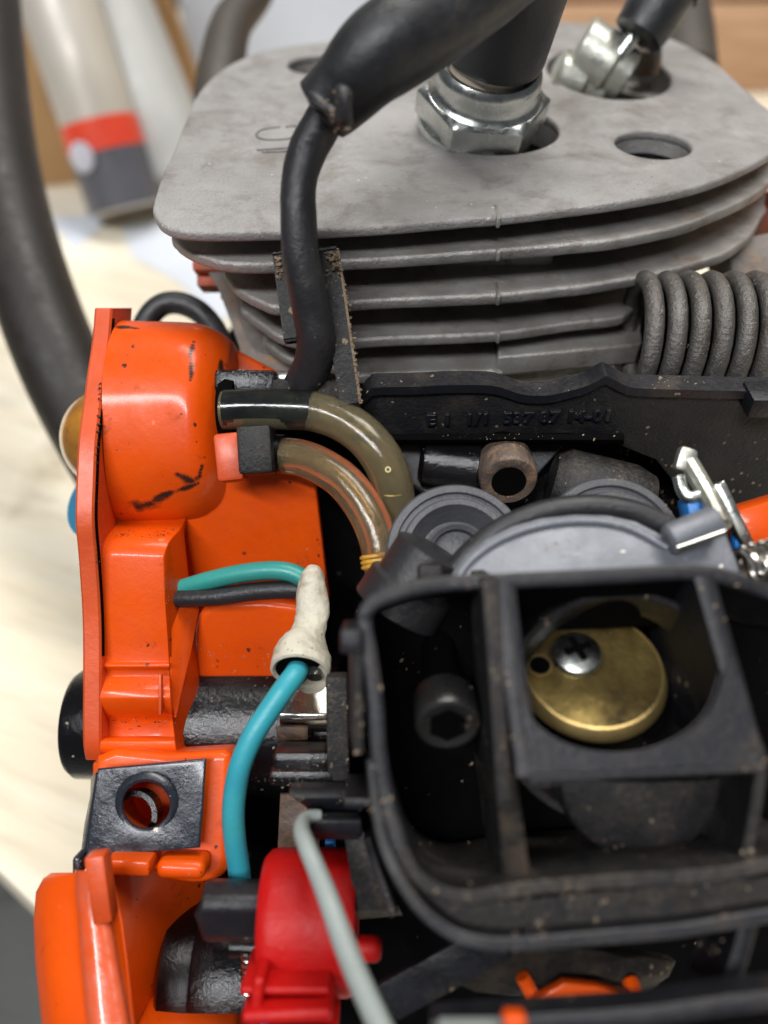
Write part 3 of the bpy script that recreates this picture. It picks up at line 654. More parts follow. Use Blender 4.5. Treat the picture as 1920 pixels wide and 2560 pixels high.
# ---- carburettor: bright cover with raised bead, lug, pin
arc = [(1126,1450),(1134,1426),(1165,1385),(1215,1345),(1280,1313),(1355,1292),(1440,1283),(1520,1285),(1590,1300),(1640,1326),(1664,1340),(1700,1315),(1760,1288),(1790,1284),(1808,1300),(1822,1345),(1845,1400),(1862,1450),(1855,1458),(1126,1458)]
cd = lambda v: 10.15 - (v - 1285) * 0.0022
carb = part('carburettor', m_plate(ps([(u, v, cd(v)) for u, v in arc]), 0.55, None, 0.05), 'alu_bright')
part('cover_bead', m_tube(ps([(u, v, cd(v) - 0.02) for u, v in ((1140,1455),(1160,1420),(1195,1385),(1245,1352),(1310,1325),(1380,1308),(1450,1302),(1520,1306),(1580,1322),(1630,1348),(1668,1370))]), 0.055, 14, 5), 'alu_bright', carb)
part('shaft_boss', m_lathe([(0, 0.16), (0.04, 0.2), (0.62, 0.2), (0.68, 0.16)], W(1668, 1352, 9.85), W(1800, 1298, 9.85) - W(1668, 1352, 9.85), 32), 'alu_bright', carb)
part('throttle_pin', m_tube([W(1692, 1372, 9.7), W(1812, 1330, 9.7)], 0.045, 12, 1), 'steel', carb)
# linkage
lk = part('throttle_link', m_tube([W(1716, 1148, 11.0), W(1765, 1230, 10.7), W(1806, 1315, 10.3)], [0.14, 0.13, 0.13], 10, 4), 'zinc_dirty')
part('link_hook', m_tube(ps([(1696,1192,10.8),(1705,1225,10.75),(1722,1243,10.7),(1755,1236,10.7)]), 0.085, 14, 5), 'zinc', lk)
part('link_tip', m_box(W(1712, 1150, 10.95), 0.26, 0.34, 0.2, EX + EU * -0.3, EU, 0.06), 'zinc_dirty', lk)
part('link_bar', m_box(W(1832, 1290, 10.7), 0.16, 1.0, 0.2, EX, EU - EX * 0.48, 0.04), 'zinc', lk)
part('blue_lever', m_box(W(1745, 1275, 10.9), 0.42, 0.38, 0.4, EX - EU * -0.2, EU, 0.07), 'blue')
part('blue_lever', m_box(W(1848, 1352, 10.85), 0.20, 0.24, 0.2, EX, EU, 0.05), 'blue')
th = []
for i in range(0, 7 * 18 + 1):
    a_ = i / 18 * 2 * math.pi; e1 = Vector((0.9, 0.25, 0.1)).normalized(); e2 = (EU - e1 * EU.dot(e1)).normalized(); e3 = e1.cross(e2)
    th.append(W(1868, 1430, 9.9) + e1 * (0.135 * i / 18) + (e2 * math.sin(a_) + e3 * math.cos(a_)) * 0.27)
part('idle_spring', m_tube(th, 0.062, 10, 1), 'steel')
part('orange_tank_corner', m_box(W(1905, 1310, 11.6), 0.95, 0.7, 0.8, EX, EU - EX * 0.3, 0.08), 'orange')

# ---- air filter tray (foreground)
ED = (EF - EU * 0.16).normalized()              # direction in which the tray is deep
def ribbon(name, px, w, depth, mat='black_frame', parent=None, smooth=5, bev=0.02, closed=False):
    """wall standing on the tray: px its front edge, w its thickness, depth how far it runs back"""
    p = ps(px); q = catmull(p, smooth) if smooth > 1 else p
    n = len(q); L1 = []; L2 = []
    for i in range(n):
        t = (q[min(i+1, n-1)] - q[max(i-1, 0)]).normalized(); s = t.cross(ED).normalized()
        L1.append(q[i] + s * w/2); L2.append(q[i] - s * w/2)
    rings = []
    for a_, b_ in zip(L1, L2):
        m1 = (b_ - a_)
        rings.append([a_ + ED * bev, a_ + m1 * 0.18, a_ + m1 * 0.82, b_ + ED * bev, b_ + ED * depth, a_ + ED * depth])
    return part(name, m_loft(rings), mat, parent)
tray_rim = [(1000,2120,8.5),(962,1980,8.6),(945,1860,8.65),(940,1760,8.7),(925,1640,8.75),(912,1560,8.8),(915,1528,8.8),(940,1503,8.82),(1010,1478,8.85),(1100,1460,8.9),(1250,1452,8.9),(1500,1440,8.9),(1700,1430,8.9),(1780,1434,8.9),(1850,1452,8.9),(1930,1482,8.9),(2050,1540,8.85)]
tray = ribbon('filter_tray', tray_rim, 0.17, 1.9)
ribbon('tray_wall', [(1000,2120,8.5),(1040,2190,8.45),(1100,2232,8.4),(1180,2246,8.35),(1300,2226,8.3),(1500,2208,8.3),(1700,2196,8.3),(1850,2180,8.3),(2050,2130,8.3)], 0.15, 2.0, 'black_dusty', tray)
ribbon('outer_skirt', [(930,1900,8.9),(945,2040,8.7),(975,2150,8.5),(1040,2260,8.4),(1120,2330,8.35),(1200,2358,8.3),(1300,2362,8.3),(1500,2346,8.3),(1700,2328,8.3),(1870,2300,8.3),(2050,2270,8.3)], 0.14, 0.9, 'black_frame', tray)
part('tray_ledge', m_plate(ps([(955,2030,8.95),(1010,2140,8.75),(1080,2220,8.65),(1200,2262,8.6),(2040,2180,8.6),(2040,2262,8.55),(1870,2300,8.55),(1500,2345,8.55),(1300,2358,8.55),(1200,2352,8.55),(1100,2310,8.6),(1020,2230,8.65)]), 0.12, None, 0.02), 'black_dusty', tray)
ribbon('duct_wall', [(1262,1458,8.8),(1268,1530,8.75),(1290,1700,8.6),(1312,1850,8.5),(1322,1940,8.42)], 0.25, 2.0, 'black_frame', tray)
ribbon('duct_wall', [(1762,1440,8.8),(1790,1540,8.72),(1830,1680,8.62),(1868,1820,8.5),(1905,1925,8.42)], 0.22, 2.0, 'black_frame', tray)
part('side_rib', wob(m_box(W(1228, 1800, 9.45), 0.17, 3.5, 1.6, EX, EU - EX * 0.07, 0.02), 0.01, 2), 'black_dusty', tray)
ribbon('partition', [(1262,1940,8.7),(1280,2060,8.6),(1292,2150,8.55),(1305,2225,8.5)], 0.24, 2.0, 'black_caked', tray)
ribbon('partition', [(1905,1930,8.6),(1885,2060,8.5),(1860,2190,8.5)], 0.12, 1.2, 'black_dusty', tray)
ribbon('partition', [(1875,2310,8.4),(1850,2400,8.4),(1815,2500,8.4)], 0.18, 0.8, 'black_frame', tray)
# front face of the duct with its round cut-out
cutc = (1545, 1690)
face = [(1280,1600),(1300,1700),(1322,1850),(1332,1948),(1500,1940),(1700,1930),(1912,1925),(1880,1830),(1848,1720),(1815,1600),(1800,1540)]
cut = []
for k in range(0, 25):
    a_ = R(8 + (172 - 8) * k / 24)
    cut.append((cutc[0] + 262 * math.cos(a_), cutc[1] + 200 * math.sin(a_)))
fd = lambda v: 8.72 - (v - 1500) * 0.0007
outl = [(1270,1560),(1285,1640),(1300,1740),(1318,1850),(1332,1950),(1500,1944),(1700,1934),(1912,1925),(1885,1830),(1850,1720),(1818,1620)] + [(1806,1600)] + [c for c in cut] + [(1284,1640)]
outl = [(1284,1660),(1300,1740),(1318,1850),(1332,1950),(1500,1944),(1700,1934),(1912,1925),(1885,1830),(1850,1720),(1826,1640)] + [c for c in cut if 1292 < c[0] < 1815]
part('duct_face', m_plate(ps([(u, v, fd(v)) for u, v in outl]), 0.14, None, 0.02), 'black_frame', tray)
ribbon('face_lip', [(1332,1945,8.36),(1500,1938,8.36),(1700,1929,8.36),(1912,1920,8.36)], 0.08, 0.9, 'black_frame', tray, 1)
part('duct_roof', m_plate(ps([(1262,1452,8.95),(1770,1432,8.95),(1800,1560,10.2),(1290,1580,10.2)]), 0.1, None, 0.02), 'shade_black', tray)
# throat of the duct
thc = W(1520, 1740, 10.05); tax = Vector((0.0, -0.80, 0.60)).normalized()
throat = part('intake_throat', m_lathe([(-1.2, 1.08), (0.0, 1.10), (0.45, 1.38), (0.46, 1.46), (0.30, 1.46), (-1.2, 1.3), (-1.2, 1.08)], thc, tax, 64), 'black')
brc = W(1482, 1668, 10.15); bax = Vector((-0.06, -0.03, 1.0)).normalized()
choke = part('choke_plate', m_lathe([(-0.20, 0.86), (-0.19, 0.90), (-0.03, 0.88), (0.0, 0.86), (0.0, 0.02)], brc, bax, 72), 'brass')
part('plate_edge', m_lathe([(-0.19, 0.925), (-0.17, 0.945), (-0.005, 0.885), (0.010, 0.865), (0.010, 0.84), (-0.19, 0.84), (-0.19, 0.925)], brc, bax, 72), 'brass_edge', choke)
bu = Vector((0, 1, 0))
sc = brc + bax * 0.10 + bu * 0.12 + EX * -0.20
scr = part('cross_screw', m_lathe([(-0.10, 0.30), (0.0, 0.33), (0.07, 0.30), (0.13, 0.20), (0.15, 0.02)], sc, bax, 40), 'zinc', choke)
for a_ in (20, 110):
    e1 = (EX * math.cos(R(a_)) + bu * math.sin(R(a_)))
    part('slot', m_box(sc + bax * 0.13, 0.34, 0.07, 0.06, e1, e1.cross(bax), 0.01), 'shade_black', choke)
hc = brc + bax * 0.006 + bu * 0.02 - EX * 0.67
part('vent_hole', m_lathe([(-0.02, 0.13), (0.0, 0.165), (0.014, 0.165), (0.014, 0.13), (-0.02, 0.13)], hc, bax, 32), 'brass_edge', choke)
part('hole_bore', m_lathe([(-0.1, 0.13), (0.004, 0.13)], hc, bax, 32), 'shade_black', choke)
part('throat_floor', m_lathe([(-1.19, 1.08), (-1.19, 0.01)], thc, tax, 48), 'shade_black', throat)
# bulge under the duct
part('duct_belly', m_lathe([(-1.6, 0.98), (0, 1.0), (0.22, 0.95), (0.36, 0.75), (0.42, 0.4), (0.44, 0.01)], W(1590, 1925, 9.6), -EF, 40, a0=90, a1=270), 'black_dusty', tray)
# left tabs of the tray
part('left_tab', m_box(W(882, 1590, 9.0), 0.24, 0.27, 0.8, EX, EU, 0.04), 'black_frame', tray)
part('left_rail', m_box(W(890, 1730, 9.3), 0.12, 1.2, 0.9, EX + EF * 0.1, EU - EX * 0.12, 0.03), 'black_dusty', tray)
part('tray_back', m_plate(ps([(925,1480,10.9),(1100,1415,10.9),(1300,1400,10.9),(2050,1400,10.9),(2150,2300,10.4),(1300,2300,10.4),(1050,2250,10.4),(970,2080,10.6)]), 0.1, None, 0.02, [circ(W(1555, 1760, 10.72), 1.45, 40, EX, EU)]), 'shade_black', tray)  # shade of the compartments is put into this near-black colour

# ---- posts and brackets between tray and cover
brk = part('choke_bracket', m_box(W(845, 1815, 11.2), 0.30, 1.45, 0.4, EX, EU - EX * 0.02, 0.04), 'black_dusty')
part('ribbed_block', m_box(W(765, 1888, 11.5), 0.90, 0.26, 0.6, EX, EU, 0.08), 'black_gloss', brk)
part('ribbed_block', m_box(W(762, 1930, 11.3), 0.92, 0.22, 0.6, EX, EU, 0.05), 'black_gloss', brk)
part('rod_holder', m_xprism([(1955,10.9,735,905),(1968,10.5,720,905),(1995,10.35,722,905),(2010,10.4,770,905),(2030,10.6,772,905),(2030,11.4,772,905),(1955,11.4,735,905)], 0.04), 'black_frame', brk)
part('rod_holder_pin', m_lathe([(0, 0.12), (0.06, 0.17), (0.68, 0.17), (0.72, 0.12)], W(765, 2064, 10.4), (1, 0, 0), 24), 'black_frame', brk)
part('pin_arm', m_xprism([(2040,10.25,790,905),(2052,10.15,775,905),(2085,10.2,775,905),(2095,10.4,785,905),(2095,10.9,785,905),(2040,10.9,790,905)], 0.04), 'black_frame', brk)
part('tie_arm', m_box(W(915, 1975, 9.8), 0.5, 0.12, 0.9, EX, EU, 0.03), 'black_frame', brk)
part('brown_tab', m_plate(ps([(700,1985,12.1),(790,1985,12.1),(800,2150,12.0),(692,2150,12.0)]), 0.1, None, 0.02), 'rust', brk)
part('lower_horn', m_loft([[W(880+i*14+a_, 2080 + i*52 + b_, 10.4 - i*0.08 + c_) for a_, b_, c_ in ((-22-i*6,-10,0),(20+i*10,-20,0),(30+i*10,0,0.5),(-16-i*5,10,0.5))] for i in range(5)]), 'black_dusty', brk)
ribbon('horn_rib', [(918,2095,10.1),(935,2150,9.9),(960,2220,9.7),(985,2290,9.5)], 0.10, 0.5, 'black_frame', brk)

# ---- orange rear housing: flange, boss, arm, back walls
cover = part('clutch_side_cover', m_plate(ps([(400,1165,12.75),(560,1160,12.75),(700,1172,12.8),(786,1195,12.85),(800,1310,13.17),(819,1478,13.66),(822,1500,13.72),(790,1700,14.35),(400,1700,14.35)]), 0.25, None, 0.04), 'orange')
# flange: planar curve at x = -4.45
fp = [(770,12.69),(850,12.57),(930,12.37),(1000,12.22),(1100,12.01),(1200,11.93),(1300,11.89),(1400,12.02),(1550,12.17),(1700,12.19),(1850,12.19),(1900,12.30)]
rings = []
fpv = catmull([Vector((v, d, 0)) for v, d in fp], 5)
for i, q in enumerate(fpv):
    v, d = q.x, q.y
    wd = 0.285
    w_ = W(0, v, d); w2 = W(0, v, d + 1.0)
    dx = 0.02 * math.sin(v * 0.05)
    xs = (-4.60, -4.60 + wd)
    rings.append([Vector((xs[0], w2.y, w2.z)), Vector((xs[0], w_.y, w_.z)) + EF * 0.04, Vector((xs[0] + 0.04, w_.y, w_.z)), Vector((xs[1] - 0.03, w_.y, w_.z)), Vector((xs[1], w_.y, w_.z)) + EF * 0.04, Vector((xs[1], w2.y, w2.z))])
part('cover_flange', m_loft(rings), 'orange_rim', cover)
part('flange_seam', m_loft([[Vector((-4.31, W(0, q.x, q.y + 0.03).y, W(0, q.x, q.y + 0.03).z)), Vector((-4.293, W(0, q.x, q.y + 0.05).y, W(0, q.x, q.y + 0.05).z)), Vector((-4.293, W(0, q.x, q.y + 0.11).y, W(0, q.x, q.y + 0.11).z)), Vector((-4.31, W(0, q.x, q.y + 0.11).y, W(0, q.x, q.y + 0.11).z))] for q in fpv[2:-12]]), 'shade_black', cover)
# boss
rings = []
sta = [(-4.30, 1.0, 1.0), (-4.2, 1.0, 1.0), (-3.4, 0.985, 1.0), (-3.10, 0.97, 1.0), (-2.96, 0.95, 0.985), (-2.84, 0.92, 0.94), (-2.70, 0.88, 0.84), (-2.58, 0.83, 0.72), (-2.50, 0.76, 0.62), (-2.46, 0.6, 0.5)]
sta = [tuple(q) for q in catmull([Vector(s) for s in sta], 3)]
for (x, sa, sb) in sta:
    cc = W(0, 1064, 13.60); ring_ = []
    for k in range(56):
        a_ = 2 * math.pi * k / 56; ca, sa_ = math.cos(a_), math.sin(a_)
        p = 2.45
        uu = math.copysign(abs(sa_) ** (2/p), sa_) * 1.71 * sa
        ff = -math.copysign(abs(ca) ** (2/p), ca) * 1.38 * sb
        # top leans back, bottom runs forward a little
        ff += -0.02 * uu
        ring_.append(Vector((x, cc.y, cc.z)) + EU * uu + EF * ff)
    rings.append(ring_)
boss_me = wob(m_loft(rings), 0.03, 0.9)
bt = BVHTree.FromPolygons([v.co.copy() for v in boss_me.vertices], [tuple(p.vertices) for p in boss_me.polygons])
boss = part('cover_boss', boss_me, 'orange', cover, angle=60)
def smudge(obj, tree, base, spots, name, col=(0.035, 0.012, 0.008)):
    m = M[base].copy(); m.name = name; nt = m.node_tree; b = nt.nodes['Principled BSDF']
    src = b.inputs['Base Color'].links[0].from_socket
    tc = nt.nodes.new('ShaderNodeTexCoord'); n = nt.nodes.new('ShaderNodeTexNoise'); n.inputs['Scale'].default_value = 300; n.inputs['Detail'].default_value = 5
    nt.links.new(tc.outputs['Object'], n.inputs['Vector'])
    tot = None
    for (u, v, rad) in spots:
        hit = tree.ray_cast(Vector((0, 0, CAMZ)), ray(u, v).normalized())
        if hit[0] is None: continue
        p = (hit[0] - ORIG[obj.name]) * CM
        d = nt.nodes.new('ShaderNodeVectorMath'); d.operation = 'DISTANCE'; d.inputs[1].default_value = p
        nt.links.new(tc.outputs['Object'], d.inputs[0])
        q = mathn(nt, 'DIVIDE', d.outputs['Value'], rad * CM)
        q = mathn(nt, 'SUBTRACT', 1.35, q)
        tot = q if tot is None else mathn(nt, 'MAXIMUM', tot, q)
    f = mathn(nt, 'ADD', tot, mathn(nt, 'MULTIPLY', mathn(nt, 'SUBTRACT', n.outputs['Fac'], 0.52), 4.2))
    c = mix(nt, ramp(nt, f, 0.05, 0.9), src, col)
    nt.links.new(c, b.inputs['Base Color'])
    obj.data.materials.clear(); obj.data.materials.append(m)
def strokes(lst):
    out = []
    for st in lst:
        for (u0, v0, r0), (u1, v1, r1) in zip(st[:-1], st[1:]):
            n = max(1, int(math.hypot(u1-u0, v1-v0) / 7))
            for k in range(n):
                t = k / n; out.append((u0+(u1-u0)*t, v0+(v1-v0)*t, r0+(r1-r0)*t))
        out.append(st[-1])
    return out
smudge(boss, bt, 'orange', strokes([[(350,1268,0.13),(375,1256,0.13),(395,1244,0.07),(425,1232,0.055),(460,1222,0.05),(495,1208,0.04)],
    [(446,1186,0.05),(468,1196,0.09),(482,1202,0.09),(498,1190,0.05),(505,1166,0.04)], [(484,855,0.035),(476,885,0.05),(480,915,0.055),(476,950,0.04)],
    [(268,812,0.07),(300,816,0.06),(345,822,0.03)], [(552,905,0.05),(556,960,0.10)]]), 'oil_smudged_orange_plastic')
# oily smudges on the boss are real grease: thin dark beads laid on its skin
# arm below the boss
part('cover_arm', m_xprism([(1235,13.35,240,470),(1290,13.15,240,468),(1312,12.90,240,458),(1328,12.66,240,446),(1340,12.48,240,434),(1355,12.34,240,423),(1375,12.26,240,414),(1395,12.24,240,409),(1500,12.31,240,413),(1600,12.38,240,420),(1655,12.42,240,424),(1660,12.34,240,424),(1668,12.33,240,424),(1675,12.42,240,424),(1692,12.42,240,425),(1706,12.32,240,425),(1725,12.23,240,426),(1745,12.20,240,427),(1765,12.25,240,429),(1783,12.36,240,431),(1792,12.50,240,432),(1802,12.56,240,433),(1842,12.56,240,438),(1846,12.32,240,438),(1853,12.22,240,438),(1872,12.22,240,440),(1882,12.26,240,442),(1888,12.38,240,452),(1905,12.38,240,520),(1905,13.3,240,520),(1600,13.3,240,422),(1395,13.4,240,409),(1235,13.8,240,470)], 0.02), 'orange', cover, angle=50)
part('arm_notch', m_box(W(402, 1735, 12.17), 0.05, 0.62, 0.12, EX, EU, 0.02), 'orange_rim', cover)
part('arm_side', m_plate([W(411, 1480, 12.36), W(488, 1505, 12.85), W(500, 1525, 12.9), W(478, 1640, 12.75), W(454, 1740, 12.6), W(444, 1795, 12.5), W(430, 1770, 12.46), W(420, 1600, 12.42)], 0.18, None, 0.03), 'orange', cover)
part('inner_arch', m_plate(ps([(486,1700,13.25),(486,1580,13.0),(496,1540,12.92),(520,1515,12.87),(570,1505,12.85),(660,1503,12.85),(740,1512,12.87),(780,1530,12.9),(790,1700,13.25)]), 0.4, None, 0.12, res=4), 'orange', cover)
part('rear_lever', m_plate(ps([(540,845,13.5),(565,858,13.5),(690,925,13.6),(700,960,13.6),(560,960,13.5)]), 0.4, None, 0.08), 'orange', cover)
# lug with its clip nut
lug_o = [(240,1892),(420,1884),(545,1876),(566,1880),(577,1898),(574,1990),(569,2150),(562,2182),(538,2200),(480,2210),(400,2196),(392,2180),(300,2168),(240,2160)]
lugd = lambda u, v: 11.95 - (v - 1880) * 0.0009
hole_c = W(365, 2010, 11.8)
lug = part('cover_lug', m_plate(catmull(ps([(u, v, lugd(u, v)) for u, v in lug_o]), 3, True), 0.85, None, 0.12, [circ(hole_c, 0.42, 40, EX, EU)], 4), 'orange', cover)
part('lug_lip', m_box(W(332, 2152, 11.35), 0.62, 0.22, 0.5, EX, EU + EX * 0.03, 0.05), 'orange', cover)
part('lug_lip', m_box(W(460, 2160, 11.50), 0.70, 0.26, 0.5, EX, EU + EX * 0.03, 0.11, 4), 'orange', cover)
part('lug_tab', m_box(W(254, 2214, 10.46), 0.27, 0.88, 0.3, EX, EU - EX * 0.13, 0.05), 'orange_rim', cover)
nut = part('clip_nut', m_plate(ps([(243,1922,11.55),(515,1897,11.60),(508,2010,11.5),(499,2120,11.42),(213,2146,11.36),(228,2030,11.46)]), 0.09, None, 0.03, [circ(W(366, 2012, 11.49), 0.345, 44, EX, EU)]), 'clip')
part('nut_collar', m_lathe([(-0.02, 0.335), (0.03, 0.345), (0.045, 0.39), (0.02, 0.44), (-0.02, 0.47), (-0.02, 0.335)], W(366, 2012, 11.49), -EF, 44), 'clip', nut)
part('clip_fold', m_plate([W(238, 1925, 11.62), W(212, 2146, 11.42), W(192, 2176, 11.6), W(205, 2060, 11.8), W(228, 1990, 11.8), W(232, 1940, 12.0)], 0.1, None, 0.04), 'clip', nut)
part('clip_fold', m_box(W(206, 2150, 11.45), 0.12, 0.28, 0.5, EX, EU, 0.05), 'clip', nut)
part('threaded_barrel', m_lathe([(0, 0.30), (0.02, 0.36), (0.35, 0.36), (0.35, 0.28), (0.3, 0.27), (0.27, 0.30), (0.22, 0.27), (0.17, 0.30), (0.12, 0.27), (0.07, 0.30), (0, 0.30)], W(350, 2030, 12.25), -EF + EU * 0.2, 36), 'black_gloss', nut)
part('lug_floor', m_box(W(365, 2015, 13.2), 1.6, 1.6, 0.5, EX, EU, 0.05), 'orange', cover)

# ---- lower housing at bottom left
rings = []
for v, uo, ui, ur in ((2182,128,190,236),(2196,108,188,238),(2230,90,190,246),(2300,84,196,262),(2400,88,206,275),(2500,98,220,285),(2600,108,236,296),(2700,118,248,306)):
    k = -(v - 2280) * 0.0020
    rings.append([W(uo + 30, v, 12.6 + k), W(uo, v, 11.3 + k), W(uo + 12, v, 10.95 + k), W(uo + 45, v, 10.75 + k), W(ui, v, 10.6 + k), W(ui + 12, v, 10.52 + k), W(ur, v, 10.55 + k), W(ur + 38, v, 10.7 + k), W(ur + 46, v, 10.9 + k), W(ur + 40, v, 12.6 + k)])
low = part('handle_housing', m_loft([catmull(r_, 3) for r_ in rings]), 'orange', angle=40)
rings = []
for v, a_ , b_ in ((2176,186,262),(2230,186,272),(2300,192,284),(2400,200,300),(2500,208,318),(2600,220,334)):
    k = -(v - 2280) * 0.0020
    rings.append([W(a_, v, 10.66 + k), W(a_ + 5, v, 10.50 + k), W(a_ + 20, v, 10.43 + k), W((a_+b_)/2, v, 10.40 + k), W(b_ - 16, v, 10.44 + k), W(b_ - 4, v, 10.52 + k), W(b_, v, 10.66 + k), W(b_, v, 11.2 + k), W(a_, v, 11.2 + k)])
part('housing_rim', wob(m_loft([catmull(q, 2) for q in rings]), 0.01, 3), 'glossy_rim', low)
part('housing_inner_wall', m_plate(ps([(215,2165,11.35),(400,2165,12.0),(560,2190,12.5),(560,2300,12.8),(420,2450,12.9),(480,2650,12.6),(300,2650,11.2),(250,2400,11.2)]), 0.2, None, 0.03), 'orange', low)
part('housing_floor', m_box(W(470, 2590, 11.3), 1.5, 0.4, 1.5, EX, EU, 0.15, 4), 'orange', low)

def grit(name, pts, n, spread, size, mat, parent):
    bmg = bmesh.new(); q = catmull(ps(pts), 8)
    for _ in range(n):
        c = q[random.randrange(len(q))] + Vector([random.gauss(0, spread) for _ in range(3)])
        s_ = size * (0.4 + random.random() ** 2)
        res = bmesh.ops.create_icosphere(bmg, subdivisions=1, radius=s_)
        sc_ = Vector((1 + random.random(), 0.7 + random.random() * 0.6, 0.6 + random.random() * 0.6))
        for v in res['verts']: v.co = Vector((v.co.x * sc_.x, v.co.y * sc_.y, v.co.z * sc_.z)) * (0.8 + random.random() * 0.4) + c
    o = part(name, from_bm(bmg), mat, parent); o['kind'] = 'stuff'; return o
grit('packed_grime', [(248,1345,12.55),(300,1342,12.5),(360,1340,12.5),(430,1332,12.48)], 110, 0.05, 0.011, 'grime', cover)
grit('packed_grime', [(250,960,12.3),(243,1100,12.05),(236,1250,11.98),(240,1400,12.05)], 240, 0.014, 0.012, 'grime', cover)
grit('packed_grime', [(250,1795,12.5),(330,1800,12.5),(430,1798,12.5)], 60, 0.06, 0.010, 'grime', cover)
grit('packed_sawdust', [(846,640,11.5),(866,760,11.6),(888,900,11.65),(900,1000,11.7)], 260, 0.016, 0.014, 'dust', holder)
grit('packed_sawdust', [(826,640,11.42),(832,655,11.42),(842,668,11.42)], 90, 0.04, 0.014, 'dust', holder)
grit('packed_sawdust', [(694,648,11.6),(700,690,11.6)], 60, 0.035, 0.018, 'dust', holder)
grit('packed_sawdust', [(742,1000,12.0),(738,960,12.0),(745,920,11.9)], 150, 0.05, 0.022, 'dust', cab)
grit('packed_sawdust', [(845,262,9.75),(862,290,9.8),(850,310,9.9)], 90, 0.06, 0.024, 'dust', boot)
grit('packed_sawdust', [(876,118,9.75),(884,134,9.68)], 60, 0.035, 0.016, 'chip', boot)

# ---- black mount tubes
vib = part('anti_vibration_mount', m_lathe([(-0.02, 0.75), (0, 0.86), (0.1, 0.93), (0.85, 0.95), (0.95, 1.22), (4.6, 1.26), (4.65, 0.9)], Vector((-5.36, W(0, 1808, 14.0).y, W(0, 1808, 14.0).z)), (1, 0, 0), 64), 'black_gloss')
vib2 = part('anti_vibration_mount', m_lathe([(0, 0.95), (0.06, 1.06), (0.50, 1.12), (0.53, 1.105), (0.56, 1.12), (1.05, 1.12), (1.2, 1.1), (2.2, 1.05)], Vector((-3.36, W(0, 2440, 12.6).y, W(0, 2440, 12.6).z)), (1, 0, 0), 64), 'black_gloss')

# ---- choke knob assembly
knob = part('choke_shaft', m_xprism([(2196,10.9,520,660),(2205,10.6,510,660),(2240,10.35,502,660),(2275,10.28,498,660),(2290,10.32,496,660),(2345,10.42,505,660),(2356,10.6,512,660),(2356,11.6,512,660),(2200,11.6,520,660)], 0.06), 'black_frame', angle=40)
th = []
for i in range(0, 8 * 16 + 1):
    a_ = i / 16 * 2 * math.pi
    th.append(W(620, 2372, 10.9) + EU * (-0.075 * i / 16) + (EX * math.cos(a_) + EF * math.sin(a_)) * 0.075)
part('small_spring', m_tube(th, 0.028, 7, 1), 'steel')
part('spring_post', m_lathe([(0, 0.14), (0.5, 0.14)], W(575, 2365, 11.0), (1, 0, -0.1), 20), 'black_gloss', knob)
rc = W(0, 2300, 10.7)
drum = part('choke_lever', m_lathe([(0, 0.55), (0.02, 0.80), (0.10, 0.88), (0.2, 0.90), (1.15, 0.90), (1.25, 0.86), (1.28, 0.5)], Vector((W(636, 2300, 10.0).x, rc.y, rc.z)), (1, 0.0, 0), 64), 'red', label='bright red round choke lever')
part('lever_flange', m_box(W(722, 2425, 9.9), 1.05, 0.10, 0.9, EX, EU, 0.04), 'red', drum)
part('lever_foot', m_box(W(728, 2482, 9.75), 1.05, 0.16, 1.0, EX + EU * 0.04, EU, 0.06, 3), 'red', drum)
part('lever_cheek', m_box(W(655, 2455, 9.8), 0.14, 0.6, 0.9, EX + EF * 0.0, EU - EX * -0.12, 0.05, 3), 'red', drum)
part('lever_tab', m_box(W(915, 2372, 10.0), 0.40, 0.27, 0.3, EX, EU, 0.10, 4), 'red', drum)
part('lever_arm', m_box(W(850, 2368, 10.1), 0.45, 0.10, 0.3, EX, EU, 0.03), 'red', drum)
part('lever_base', m_box(W(760, 2562, 9.8), 0.85, 0.24, 0.8, EX, EU, 0.05), 'red', drum)
part('blue_shim', m_box(W(668, 2560, 10.0), 0.10, 0.3, 0.7, EX, EU, 0.02), 'blue')
part('blue_shim', m_box(W(826, 2112, 11.6), 0.14, 0.22, 0.3, EX, EU, 0.03), 'blue')
part('choke_rod', m_tube(ps([(800,2038,10.25),(778,2040,10.2),(760,2050,10.1),(754,2075,9.9),(765,2110,9.7),(790,2170,9.5),(820,2245,9.2),(850,2330,8.9),(885,2420,8.6),(925,2510,8.3),(985,2640,7.9)]), [0.07,0.08,0.09,0.105,0.115,0.12,0.125,0.13,0.13,0.13,0.13], 20, 6), 'rod')

# ---- fuel lines
up_path = [(560,1026,12.2),(620,1025,12.15),(700,1025,12.05),(780,1028,11.95),(850,1050,11.85),(915,1095,11.75),(962,1160,11.75),(985,1235,11.9),(980,1300,12.2),(960,1360,12.6)]
line1 = part('fuel_line', m_tube(ps(up_path), 0.305, 32, 7, inner=0.215), 'hose', label='smoky clear hose with black oil in its straight part')
part('oil_core', m_tube(ps([(566,1024,12.19),(620,1023,12.15),(700,1023,12.05),(786,1027,11.94)]), [0.311, 0.311, 0.311, 0.308], 32, 4), 'oil', line1)
part('bubble', m_lathe([(0, 0.02), (0.01, 0.045), (0.02, 0.045), (0.02, 0.025), (0, 0.02)], W(970, 1174, 11.42), -EF, 20), 'pale_yellow', line1)
part('weld_ring', m_tube(ps([(962,1238,11.62),(980,1240,11.58),(1002,1236,11.66)]), 0.012, 8, 4), 'pale_yellow', line1)
dn_path = [(640,1134,12.3),(700,1138,12.2),(770,1150,12.0),(850,1195,11.75),(905,1260,11.6),(938,1330,11.5),(948,1400,11.45),(948,1480,11.6),(940,1560,11.9)]
line2 = part('fuel_line', m_tube(ps(dn_path), [0.27,0.275,0.28,0.28,0.28,0.27,0.235,0.20,0.2], 32, 7, inner=0.12), 'hose2', label='amber hose curving down to the carburettor')
